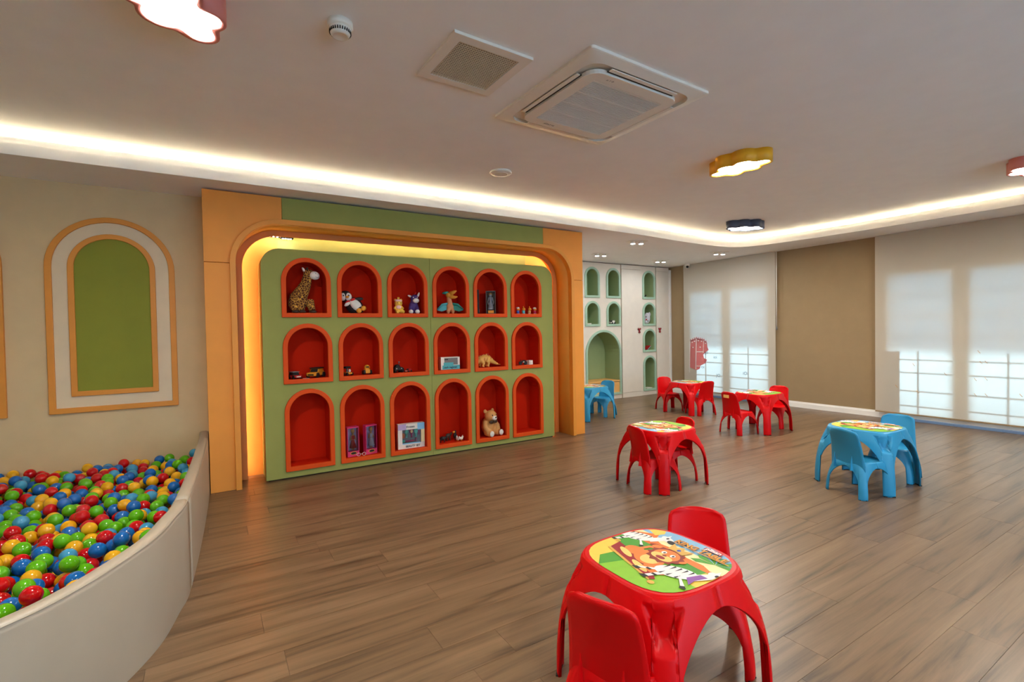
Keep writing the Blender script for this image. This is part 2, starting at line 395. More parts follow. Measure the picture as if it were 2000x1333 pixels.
ls = MB(); ls.ring(P2(offs(path, .135)), P2(offs(path, .149)), XY, 2.830, 2.842, closed=False)
tag(build('cove_light_strip', ls, 'led_warm'), 'long warm white light strip in the ceiling cove', 'light strip')

# ---------------------------------------------------------------- windows and blinds on the right
for k, (a, b) in enumerate(BL):
    w = bpy.data.objects.new('window_%d' % (k+1), None); COL.objects.link(w); w.location = (XWALL, (a+b)/2, 0); struct(w)
    o0, o1 = a+.12, b-.12; mid = (a+b)/2; fr = MB()
    x0, x1 = XWALL-.035, XWALL+.06
    fr.box(x0, x1, o0-.01, o0+.035, 0, 2.20); fr.box(x0, x1, o1-.035, o1+.01, 0, 2.20); fr.box(x0, x1, o0, o1, 2.14, 2.22)
    fr.box(XWALL-.02, x1, o0, o1, .0, .09)
    build('window_frame', fr, 'white_paint', w, bevel=.004)
    build('threshold', MB().box(XWALL-.05, XWALL+.2, o0, o1, .0, .035), 'alu_sky_tinted', w, bevel=.003)
    for s in (-1, 1):
        lo, hi = (o0+.035, mid-.095) if s < 0 else (mid+.095, o1-.035)
        lf = MB(); lx0, lx1 = XWALL-.03, XWALL+.03
        e1 = mid if s > 0 else hi; 
        lf.box(lx0, lx1, min(mid, hi) if s < 0 else mid, max(mid, hi) if s < 0 else lo, .09, 2.14) if False else None
        lf.box(lx0, lx1, (hi if s < 0 else mid+.002), (mid-.002 if s < 0 else lo), .09, 2.14)
        lf.box(lx0, lx1, lo, hi, .09, .12); lf.box(lx0, lx1, lo, hi, 2.11, 2.14)
        leaf = build('window_leaf', lf, 'white_paint', w, bevel=.004)
        build('pane', MB().box(XWALL+.0, XWALL+.006, lo, hi, .12, 2.11), 'window_glass', leaf)
        # bars over the lower glazing
        mb = MB(); cy = (lo+hi)/2; bx0, bx1 = XB+.012, XB+.022
        mb.box(bx0, bx1, cy-.009, cy+.009, .1, 1.0)
        for z in (.885, .70, .44, .225): mb.box(bx0, bx1, lo, hi, z-.007, z+.007)
        if s > 0: mb.box(bx0, bx1, hi-.15, hi+.02, .1, 1.0)
        build('glazing_bars', mb, 'shutter_grey', w)
        ub = MB()  # upper bars added for the soft lines they cast on the blind
        for z in (1.22, 1.5, 1.8): ub.box(XWALL-.012, XWALL-.002, lo, hi, z-.008, z+.008)
        build('glazing_bars', ub, 'white_paint', w)
        build('outer_screen', MB().box(XWALL+.03, XWALL+.034, lo-.02, hi+.02, 1.0, 2.2), 'outer_screen', w)
    if k < 2 or True:
        lab = ['pale roller blind with a red tower print, next to the cream cabinets', 'pale roller blind over the window behind the blue table, at the right edge',
               'pale roller blind over the window nearest the camera'][k]
        t = thing('roller_blind', lab, 'blind', (XB, mid, .1), 0, 'roller blinds on the window wall')
        n = 24; mb = MB()
        fb = MB(); ny = 16
        for j in range(ny):
            ya, yb = a+(b-a)*j/ny, a+(b-a)*(j+1)/ny
            fb.add([(XB+.002*math.sin(ya*9), ya, .11), (XB+.002*math.sin(yb*9), yb, .11), (XB, yb, ZL-.004), (XB, ya, ZL-.004)], [(0, 1, 2, 3)])
        build('fabric', fb, 'blind_fabric', t)
        build('bottom_bar', MB().box(XB-.008, XB+.01, a, b, .092, .112), 'wall_beige', t, bevel=.003)
        if k == 0:
            ch = MB().tube([(XB-.01, a-.02, ZL-.01), (XB-.01, a-.022, 1.4)], .004).tube([(XB-.01, a-.035, ZL-.01), (XB-.01, a-.03, 1.4)], .004)
            build('chain', ch, 'white_plastic', t)
            build('chain_weight', MB().lathe([(0, -.04), (.012, -.035), (.014, 0), (.008, .03), (0, .035)], (XB-.01, a-.026, 1.37), 12), 'grey_metal', t)
            # printed tower
            yz = lambda u, v: (PX(u, v, XB-.004).y, PX(u, v, XB-.004).z)
            out = [(1348.5, 666), (1351, 664.5), (1354, 663.5), (1357, 662.3), (1360, 661), (1364, 662), (1369, 663), (1374, 664), (1381, 670), (1381.5, 678), (1384, 684), (1379, 688), (1373.5, 693), (1375, 700), (1381, 703), (1378, 710), (1369, 714), (1366.5, 721), (1360, 723.5), (1347.6, 718)]
            TF = lambda p, q, d: (d, p, q)
            tw = MB(); tw.prism([yz(*q) for q in out], TF, XB-.0035, XB-.005)
            # crenels
            for i in range(9):
                u = 1349.3+i*3.7; v = float(np.interp(u, (1348.5, 1360, 1374, 1381), (666, 661, 664, 670)))
                p = PX(u, v, XB-.004); tw.box(XB-.005, XB-.0035, p.y-.011, p.y+.011, p.z-.02, p.z+.028)
            pr = build('tower_print', tw, 'tower_red', t); pr['label'] = 'red castle tower printed on the fabric'
            tl = MB()
            for (u0, v0, u1, v1, ww) in ((1360.3, 662, 1359.3, 722, .016), (1374.5, 665, 1374, 690, .01), (1348, 667, 1347, 728, .014), (1361, 687.5, 1374, 687.5, .016), (1361, 715.5, 1369, 715.5, .014)):
                p, q = PX(u0, v0, XB), PX(u1, v1, XB); d = Vector((0, q.y-p.y, q.z-p.z)).normalized(); nn = Vector((0, -d.z, d.y))*ww/2
                tl.add([p+nn-Vector((.0065, 0, 0)), q+nn-Vector((.0065, 0, 0)), q-nn-Vector((.0065, 0, 0)), p-nn-Vector((.0065, 0, 0))], [(0, 1, 2, 3)])
            for u, v in ((1352, 669), (1356.5, 667), (1364, 666), (1370, 667), (1353.5, 679), (1367.5, 678.5), (1378, 671)):
                p = PX(u, v, XB-.0065); tl.box(XB-.0068, XB-.0062, p.y-.014, p.y+.014, p.z-.011, p.z+.011)
            build('tower_lines', tl, 'print_white', pr)
            # faint dark lettering scraps left on the fabric
            sc = MB()
            for u, v, tx in ((1397, 698, 'ioi'), (1403, 734, 'JO'), (1456, 730, 'iOi'), (1380, 689, 'jci'), (1373, 717, 'cx')):
                p = PX(u, v, XB-.004); add_text(sc, tx, .085, lambda aa, bb_, p=p: (XB-.0062, p.y-aa, p.z+bb_), 0)
            build('lettering', sc, 'shutter_grey', t)['kind'] = 'stuff'
        if k == 1:
            sc = MB()
            for u, v in ((1784.5, 713), (1846, 731), (1792, 766), (1751, 755), (1916, 709), (1926, 708), (1905, 742), (1926, 741), (1905, 772), (1926, 772), (1994, 773), (1912, 688)):
                p = PX(u, v, XB-.004); sc.tube([(XB-.004, p.y+.012, p.z+.02), (XB-.004, p.y, p.z), (XB-.004, p.y-.014, p.z-.016)], .003, seg=5)
            build('print_marks', sc, 'bench_wood', t)['kind'] = 'stuff'

# ---------------------------------------------------------------- orange alcove surround
X0, X1 = -.033, 4.271; OX0, OX1, OZ, OR = .212, 4.05, 2.442, .382; TWD = .048
YP, YT = 5.10, 5.065
al = thing('alcove_surround', 'orange panelled alcove surround framing the green toy wall, lit from inside', 'alcove', (2.12, 5.3, 0))
A = lambda c, r, a0, a1, n=12: [(c[0]+r*math.cos(a0+(a1-a0)*i/n), c[1]+r*math.sin(a0+(a1-a0)*i/n)) for i in range(n+1)]
SP = OZ-OR; TO = OR+TWD
def panel(name, out, mat, y0=YP, y1=5.55): return build(name, MB().prism(out, XZ, y0, y1), mat, al, bevel=.002)
gp = .0022
panel('pillar_panel', [(X0, 0), (OX0-TWD+.004, 0), (OX0-TWD+.004, SP-gp), (X0, SP-gp)], 'orange_panel')
panel('pillar_panel', [(X1, 0), (OX1+TWD-.004, 0), (OX1+TWD-.004, SP-gp), (X1, SP-gp)], 'orange_panel')
HX0, HX1 = .606, 3.63
panel('corner_panel', [(X0, SP+gp), (OX0-TWD+.004, SP+gp)]+A((OX0+OR, SP), TO-.004, PI, PI/2)[1:]+[(HX0-gp/2, OZ+TWD-.004), (HX0-gp/2, ZL-.018), (X0, ZL-.018)], 'orange_panel')
panel('corner_panel', [(X1, SP+gp), (OX1+TWD-.004, SP+gp)]+A((OX1-OR, SP), TO-.004, 0, PI/2)[1:]+[(HX1+gp/2, OZ+TWD-.004), (HX1+gp/2, ZL-.018), (X1, ZL-.018)], 'orange_panel')
panel('header_panel', [(HX0+gp/2, OZ+TWD-.004), (HX1-gp/2, OZ+TWD-.004), (HX1-gp/2, ZL-.018), (HX0+gp/2, ZL-.018)], 'green_panel')
ip = door_path(OX0, OX1, OZ, OR, 14); op = door_path(OX0-TWD, OX1+TWD, OZ+TWD, TO, 14)
build('trim', MB().ring(op, ip, XZ, YT, 5.14, closed=False), 'orange_frame', al, bevel=.003)
jp = door_path(OX0-.012, OX1+.012, OZ+.012, OR+.012, 14)
build('jamb', MB().ring(jp, ip, XZ, 5.14, 5.55, closed=False, smooth=True), 'orange_panel', al)
lp = door_path(.277, 3.985, 2.385, .322, 14)
build('lip', MB().ring(ip, lp, XZ, 5.385, 5.402, closed=False), 'orange_lip', al, bevel=.0015)
bk = MB().box(OX0-.02, HX0, 5.52, 5.55, 0, OZ+.1).box(HX1, OX1+.02, 5.52, 5.55, 0, OZ+.1).box(HX0, HX1, 5.52, 5.55, 0, 2.0)
build('back_panel', bk, 'orange_panel', al)
build('back_header', MB().box(HX0+.001, HX1-.001, 5.52, 5.55, 2.0, OZ+.1), 'green_panel', al)
l1 = door_path(OX0+.012, OX1-.012, OZ-.012, OR-.012, 14, .03); l2 = door_path(OX0+.02, OX1-.02, OZ-.02, OR-.02, 14, .03)
build('light_strip', MB().ring(l1, l2, XZ, 5.405, 5.409, closed=False), 'led_amber', al)
# two little spot bars under the lip
for (u, v, n) in ((534, 463, 3), (560, 467, 4)):
    p = PY(u, v, 5.44); sb = build('spot_bar', MB().box(p.x-.06, p.x+.06, 5.41, 5.47, p.z, p.z+.012), 'dark_gap', al)
    d = MB()
    for i in range(n): build('bulb', MB().ell((p.x-.035+.07*i/(n-1), 5.43, p.z-.001), (.006, .006, .003), seg=8, rings=4), 'spot_glow', sb)

# ---------------------------------------------------------------- green toy wall with 18 niches
PYF, NB = 5.18, 5.42
tp = thing('toy_wall', 'green wall panel with eighteen red arched toy niches inside the orange surround', 'shelf', (2.12, 5.3, 0))
NX = [.5906+.5175*i for i in range(6)]; NWD, FW = .4565, .043
NR = [(1.5703, 2.156), (.9229, 1.510), (.0722, .865)]
PX0, PX1, PZT, PR, PSEAM = .42, 3.82, 2.232, .165, 2.117
left = [(PX0, 0.012), (PSEAM-.0015, 0.012), (PSEAM-.0015, PZT)]+A((PX0+PR, PZT-PR), PR, PI/2, PI, 10)
right = [(PSEAM+.0015, 0.012), (PX1, 0.012)]+A((PX1-PR, PZT-PR), PR, 0, PI/2, 10)+[(PSEAM+.0015, PZT)]
for out, cols in ((left, (0, 1, 2)), (right, (3, 4, 5))):
    holes = [arch(NX[c]+.02, NX[c]+NWD-.02, z0+.02, z1-.02)[::-1] for c in cols for z0, z1 in NR]
    mb = MB(); mb.prism(out, XZ, PYF, PYF+.02, holes=holes)
    n = len(out); mb.add([XZ(a, b, PYF+.02) for a, b in out]+[XZ(a, b, 5.5) for a, b in out], [(i, (i+1) % n, (i+1) % n+n, i+n) for i in range(n)])
    build('panel', mb, 'green_panel', tp)
build('plinth', MB().box(PX0+.02, PX1-.02, PYF+.015, PYF+.03, 0, .02), 'dark_gap', tp)
def niche(parent, x0, x1, z0, z1, fw, yf, yb, mf, mi, proud=.022, inner_name='niche_box'):
    inn = arch(x0+fw, x1-fw, z0+fw, z1-fw, 18); out = arch(x0, x1, z0, z1, 18)
    fr = build('niche_frame', MB().ring(out, inn, XZ, yf-proud, yf+.012), mf, parent, bevel=.004)
    mb = MB(); n = len(inn)
    i2 = arch(x0+fw-.002, x1-fw+.002, z0+fw-.002, z1-fw+.002, 18)
    mb.add([XZ(a, b, yf+.002) for a, b in i2]+[XZ(a, b, yb) for a, b in i2], [(i, (i+1) % n, (i+1) % n+n, i+n) for i in range(n)])
    mb.add([XZ(a, b, yb) for a, b in i2], [tuple(range(n))])
    bx = build('niche_box', mb, mi, parent)
    fr.parent = bx; fr.data.transform(Matrix.Translation(Vector((0, 0, 0))))
    return bx
for z0, z1 in NR:
    for xx in NX: niche(tp, xx, xx+NWD, z0, z1, FW, PYF, NB, 'niche_red', 'niche_red_shaded')
ZF = [z0+FW-.002 for z0, z1 in NR]

# ---------------------------------------------------------------- arched wall panels above the ball pit
def arch_panel(x0, x1, label):
    t = thing('arch_panel', label, 'wall panel', ((x0+x1)/2, YW, .77), 0, 'arched panels on the cream wall')
    z0, zt, w, gap, w2 = .77, 2.45, .045, .10, .042
    a0 = arch(x0, x1, z0, zt, 28); a1 = arch(x0+w, x1-w, z0+w, zt-w, 28)
    build('outer_frame', MB().ring(a0, a1, XZ, YW-.03, YW+.002), 'orange_frame', t, bevel=.004)
    build('field', MB().prism(a1, XZ, YW-.012, YW-.001), 'arch_white', t)
    b0 = arch(x0+w+gap, x1-w-gap, z0+w+gap-.005, zt-w-gap, 28); b1 = arch(x0+w+gap+w2, x1-w-gap-w2, z0+w+gap+w2-.005, zt-w-gap-w2, 28)
    build('inner_frame', MB().ring(b0, b1, XZ, YW-.034, YW-.01), 'orange_frame', t, bevel=.004)
    build('inset', MB().prism(b1, XZ, YW-.018, YW-.010), 'arch_green', t)
arch_panel(-1.158, -.266, 'arched panel with green inset and double orange frame beside the orange surround')
arch_panel(-2.302, -1.410, 'arched panel cut off at the left edge of the picture, only its orange frame showing')

# ---------------------------------------------------------------- cream cabinets at the back
YC = 7.297
def cab(label, x0, x1):
    t = thing('built_in_cabinet', label, 'cabinet', ((x0+x1)/2, YC, 0), 0, 'cream cabinets along the back')
    return t
def cab_front(t, x0, x1, holes, z0=.0, z1=2.705, mat='cabinet_cream'):
    g2 = .0015
    mb = MB().prism([(x0+g2, z0), (x1-g2, z0), (x1-g2, z1), (x0+g2, z1)], XZ, YC, YC+.018, holes=[h[::-1] for h in holes])
    mb.box(x0+g2, x1-g2, YC+.45, YC+.47, z0, z1)
    mb.box(x0+g2, x0+g2+.015, YC+.018, YC+.45, z0, z1); mb.box(x1-g2-.015, x1-g2, YC+.018, YC+.45, z0, z1)
    return build('body', mb, mat, t)
CF = .044
c1 = cab('cream cabinet with a big sage arched bench nook and four small niches', 5.98, 7.098)
sm1 = [(6.150, 6.530, 2.02, 2.62), (6.703, 7.083, 2.02, 2.62), (6.150, 6.530, 1.46, 1.958), (6.703, 7.083, 1.46, 1.958)]
big = (6.148, 7.083, .082, 1.39)
cab_front(c1, 5.98, 7.098, [arch(a+.015, b-.015, z0+.015, z1-.015, 18) for a, b, z0, z1 in sm1+[big]])
for a, b, z0, z1 in sm1: niche(c1, a, b, z0, z1, CF, YC, YC+.3, 'sage_frame', 'sage_inside', .02)
niche(c1, *big, .046, YC, YC+.43, 'sage_frame', 'sage_inside', .02)
build('bench_seat', MB().box(big[0]+.035, big[1]-.035, YC-.004, YC+.43, .345, .372), 'bench_wood', c1, bevel=.003)
build('bench_front', MB().box(big[0]+.037, big[1]-.037, YC+.006, YC+.022, .118, .338), 'bench_wood', c1, bevel=.002)
def door_cab(label, x0, x1, hx):
    t = cab(label, x0, x1)
    cab_front(t, x0, x1, [], mat='wall_beige')  # darker body colour stands in for shade in the door gaps
    build('plinth', MB().box(x0+.002, x1-.002, YC-.02, YC-.001, 0, .095), 'cabinet_cream', t); build('top_panel', MB().box(x0+.002, x1-.002, YC-.02, YC-.001, 2.62, 2.703), 'cabinet_cream', t)
    d = build('door', MB().box(x0+.004, x1-.004, YC-.02, YC-.001, .10, 2.615), 'cabinet_cream', t, bevel=.002)
    h = MB(); hz = 1.36
    h.ell((hx, YC-.034, hz-.005), (.016, .012, .032), seg=10, rings=8)
    for s in (-1, 1):
        h.ell((hx+s*.024, YC-.034, hz+.032), (.02, .012, .024), seg=10, rings=6, rot=(0, s*.5, 0)); h.ell((hx+s*.015, YC-.034, hz-.034), (.015, .011, .017), seg=10, rings=6)
    h.tube([(hx, YC-.03, hz), (hx, YC-.018, hz)], .008)
    hh = build('handle', h, 'handle_red', d); hh['label'] = 'dark red butterfly handle'
    return t
door_cab('tall plain cream cabinet door between the arched nook and the niche column', 7.102, 7.664, 7.58)
c3 = cab('narrow cream cabinet with a column of four sage arched niches', 7.668, 8.108)
sm3 = [(7.709, 8.090, 2.02, 2.618), (7.709, 8.090, 1.458, 1.953), (7.709, 8.090, .903, 1.40), (7.709, 8.090, .088, .832)]
cab_front(c3, 7.668, 8.108, [arch(a+.015, b-.015, z0+.015, z1-.015, 18) for a, b, z0, z1 in sm3])
for a, b, z0, z1 in sm3: niche(c3, a, b, z0, z1, CF, YC, YC+.3, 'sage_frame', 'sage_inside', .02)
door_cab('tall plain cream cabinet door in the corner by the blinds', 8.112, 8.50, 8.192)
ct = MB().box(8.502, 8.535, YC-.035, YC+.02, 0, 2.66).box(8.535, 8.578, YC-.02, YC+.02, 0, 2.66)
struct(build('trim_1', ct, 'white_paint', bevel=.004))
struct(build('wall_panel_back', MB().box(4.272, 5.976, YC, YC+.03, 0, 2.705), 'cabinet_cream'))

# ---------------------------------------------------------------- ball pit
outer = [(-.037, 5.50), (-.040, 5.10), (-.075, 4.15), (-.125, 3.26), (-.17, 2.985), (-.23, 2.72), (-.335, 2.485), (-.43, 2.32), (-.56, 2.17), (-.85, 1.98), (-1.4, 1.80), (-2.2, 1.68), (-3.2, 1.64)]
op_ = smoothpath([(a, b, 0) for a, b in outer], 6)
opp = [(p.x, p.y) for p in op_]
def inset(P, d):
    Q = []
    for i, p in enumerate(P):
        t = (P[min(i+1, len(P)-1)]-P[max(i-1, 0)]).normalized(); Q.append(p+d*Vector((t.y, -t.x, 0)))
    return Q
in_ = inset(op_, .078); HP = .502
pit = thing('ball_pit', 'white padded ball pit with a curved wall, full of plastic balls', 'ball pit', (-.9, 3.6, 0))
PROF = [(0, .0), (0, HP-.03), (.006, HP-.012), (.02, HP-.002), (.058, HP-.002), (.072, HP-.012), (.078, HP-.03), (.078, 0)]
seam = min(range(len(op_)), key=lambda i: (op_[i]-Vector((-.124, 3.26, 0))).length)
def pit_wall(i0, i1, extra=0):
    mb = MB(); rows = []
    P = op_[i0:i1+1]
    for d, z in PROF: rows.append([(q.x, q.y, z) for q in inset(op_, d)[i0:i1+1]])
    n = len(P); vs = [p for r in rows for p in r]
    fs = [(r*n+i, r*n+i+1, (r+1)*n+i+1, (r+1)*n+i) for r in range(len(rows)-1) for i in range(n-1)]
    mb.add(vs, fs, 0, True)
    for i in (0, n-1): mb.add([r[i] for r in rows], [tuple(range(len(rows)))])
    return build('wall_pad', mb, 'pit_vinyl', pit)
pit_wall(0, seam); pit_wall(seam, len(op_)-1)
# stitched seam along the top edge
st = MB(); st.tube([(q.x, q.y, HP-.010) for q in inset(op_, .0045)], .0018, seg=5); build('piping', st, 'pit_vinyl', pit)
base = [(q.x, q.y) for q in inset(op_, .08)]+[(-3.2, 5.49)]
build('base_pad', MB().prism(base, XY, .0, .12), 'pit_vinyl', pit)
build('wall_pad', MB().box(-3.28, -3.2, 1.64, 5.49, 0, HP), 'pit_vinyl', pit, bevel=.02)
# balls dropped one by one into the pit
R_B = .039; D = 2*R_B
inn = [(q.x, q.y) for q in inset(op_, .08)]
def inside(x, y, m=R_B):
    if y > YW-.004-m or x < -2.35: return False
    # nearest distance to the inner wall line and side test
    best = 1e9; side = 1
    for i in range(len(inn)-1):
        ax, ay = inn[i]; bx, by = inn[i+1]; dx, dy = bx-ax, by-ay; L2 = dx*dx+dy*dy
        t = max(0, min(1, ((x-ax)*dx+(y-ay)*dy)/L2)); qx, qy = ax+t*dx, ay+t*dy; d = math.hypot(x-qx, y-qy)
        if d < best: best = d; side = dx*(y-ay)-dy*(x-ax)
    return best > m and side < 0
rb = np.random.RandomState(5)
cand = np.array([(x, y) for x, y in zip(rb.uniform(-2.3, -.1, 26000), rb.uniform(1.7, 5.47, 26000)) if x > -1.0-(y-1.7)*.36 and inside(x, y)])
balls = np.zeros((4000, 3)); nb = 0
ci = 0; K = 10
def top(x, y): return .325 + .035*math.sin(1.7*x+.6)*math.cos(1.3*y+.5) + .012*(y < 3.0)
while ci+K < len(cand) and nb < 3800:
    c = cand[ci:ci+K]; ci += K
    B = balls[:nb]
    if nb:
        d2 = ((c[:, None, :]-B[None, :, :2])**2).sum(2); h = np.where(d2 < D*D, B[None, :, 2]+np.sqrt(np.maximum(D*D-d2, 0)), 0).max(1)
        h = np.maximum(h, .12+R_B)
    else: h = np.full(K, .12+R_B)
    j = int(h.argmin())
    if h[j] < top(*c[j]): balls[nb] = (c[j][0], c[j][1], h[j]); nb += 1
B = balls[:nb]
# how much of each ball the photograph shows
camv = np.array(CAM); vis = np.zeros(nb)
for i in range(nb):
    p = B[i]; d = camv-p; dist = np.linalg.norm(d); d = d/dist
    u, v, z = proj(p)
    if not (-20 < u < 420 and 860 < v < 1260): continue
    t = (HP-p[2])/d[2]; q = p+d*t
    if not inside(q[0], q[1], 0) and q[1] < YW-.02: continue
    near = B[(np.abs(B-p).max(1) < .3)]; near = near[((near-p)**2).sum(1) > 1e-9]
    s1 = np.cross(d, (0, 0, 1.)); s1 /= np.linalg.norm(s1); s2 = np.cross(s1, d); k = 0
    for a in range(12):
        rr = R_B*(.9 if a % 2 else .5); o = p+d*math.sqrt(R_B**2-rr**2)+rr*(math.cos(a*PI/6)*s1+math.sin(a*PI/6)*s2)
        w = near-o; tt = w@d; m = (w**2).sum(1)-tt**2
        if not ((tt > 0) & (m < R_B**2)).any(): k += 1
    vis[i] = k/12/dist**2
order = np.argsort(-vis)
sph = {}
cols = ['ball_red', 'ball_blue', 'ball_green', 'ball_yellow', 'ball_sky']; cw = [.26, .25, .21, .22, .06]
names = dict(ball_red='red', ball_blue='blue', ball_green='green', ball_yellow='yellow', ball_sky='light blue')
pick = rb.choice(5, nb, p=cw)
sm_ = MB().ell((0, 0, 0), R_B, seg=20, rings=12)
restb = [MB() for _ in cols]; usph = MB().ell((0, 0, 0), R_B, seg=12, rings=8)
rest_all = MB()
for rank, i in enumerate(order):
    cn = cols[pick[i]]
    if rank < 300:
        if cn not in sph: o = build('plastic_ball', sm_, cn); sph[cn] = o.data
        else: o = bpy.data.objects.new('plastic_ball', sph[cn]); COL.objects.link(o)
        o.location = tuple(B[i]); o.rotation_euler = (rb.uniform(0, 3), rb.uniform(0, 3), 0)
        tag(o, 'glossy %s plastic ball in the white ball pit' % names[cn], 'ball', '%s balls in the ball pit' % names[cn])
    else:
        p = B[i]
        if p[2] < .17 and vis[i] == 0: continue
        src = usph if vis[i] == 0 else sm_
        rest_all.add([(a+p[0], b+p[1], c+p[2]) for a, b, c in src.v], src.f, int(pick[i]), True)
o = build('ball_filling', rest_all, cols, clean=False); o['kind'] = 'stuff'; tag(o, 'mixed coloured plastic balls filling the rest of the white ball pit', 'balls')

# ---------------------------------------------------------------- children's tables and chairs
def supr(a, n, al): return a/((abs(math.cos(al))**n+abs(math.sin(al))**n)**(1/n))
def shell_leg(q, at, nt_, af, nf, h, ah, p, ph0, k=2.2, pocket=None, zt=None, sx=1, sy=1, az=.2):
    """one quadrant of a moulded plastic frame: shoulder, leg and half of the two arches"""
    base = [0, .35, .7, 1.0]; phs = [ph0*b for b in base]+[ph0+(45-ph0)*t for t in (.004, .012, .025, .045, .07, .1, .13, .16, .19, .22, .26, .3, .35, .42, .5, .6, .72, .86, 1)]
    phs = sorted({round(-x, 4) for x in phs} | {round(x, 4) for x in phs}); nz = 34
    vs = []; fs = []; ncol = len(phs); ht = zt or h
    for ph in phs:
        a = math.radians(45+90*q+ph); qq = (abs(ph)-ph0)/(45-ph0)
        zb = 0 if qq <= 0 else az+(ah-az)*(1-(1-qq)**2)**.5
        for i in range(nz):
            t = (i/(nz-1)); z = ht-t*(ht-zb)
            e = 1-(z/h)**k; r = supr(at, nt_, a)+(supr(af, nf, a)-supr(at, nt_, a))*e
            if pocket:
                pz0, pz1, pw0, pw1, dep = pocket; s = abs(r*math.sin(math.radians(ph)))
                f = (z-pz0)/(pz1-pz0); hw = pw0+(pw1-pw0)*max(0, min(1, f))
                m = max(0, min(1, min((hw-s)/.010, (z-pz0)/.012, (pz1-z)/.010)+.5)); m = m*m*(3-2*m); zz_ = 1-(pz1/h)**k; r += m*(supr(at, nt_, a)+(supr(af, nf, a)-supr(at, nt_, a))*zz_-.006-r)
            vs.append((r*math.cos(a)*sx, r*math.sin(a)*sy, z))
    for c in range(ncol-1):
        for i in range(nz-1): fs.append((c*nz+i, c*nz+i+1, (c+1)*nz+i+1, (c+1)*nz+i))
    return MB().add(vs, fs, 0, True)
TH, TA, TN = .505, .252, 3.3
def sup_out(a, n, N=64): return [(supr(a, n, 2*PI*i/N)*math.cos(2*PI*i/N), supr(a, n, 2*PI*i/N)*math.sin(2*PI*i/N)) for i in range(N)]
def blob(cx, cy, rx, ry, rot=0, n=20):
    return [(cx+rx*math.cos(t)*math.cos(rot)-ry*math.sin(t)*math.sin(rot), cy+rx*math.cos(t)*math.sin(rot)+ry*math.sin(t)*math.cos(rot)) for t in (2*PI*i/n for i in range(n))]
def clip(poly, fn):
    """Sutherland-Hodgman against the convex print outline"""
    out = poly; n = len(fn)
    for i in range(n):
        ax, ay = fn[i]; bx, by = fn[(i+1) % n]; inp = out; out = []
        if not inp: return []
        f = lambda p: (bx-ax)*(p[1]-ay)-(by-ay)*(p[0]-ax)
        for j in range(len(inp)):
            p, q2 = inp[j], inp[(j+1) % len(inp)]; fp, fq = f(p), f(q2)
            if fp >= 0: out.append(p)
            if fp*fq < 0: t = fp/(fp-fq); out.append((p[0]+t*(q2[0]-p[0]), p[1]+t*(q2[1]-p[1])))
    return out
PRM = ['print_green', 'print_lime', 'print_sand', 'print_sky', 'print_pale', 'print_orange', 'print_lion', 'print_mane', 'print_tan', 'print_crimson', 'print_gold', 'print_white', 'print_black', 'print_purple', 'print_brown', 'print_blue', 'toy_red', 'toy_yellow']
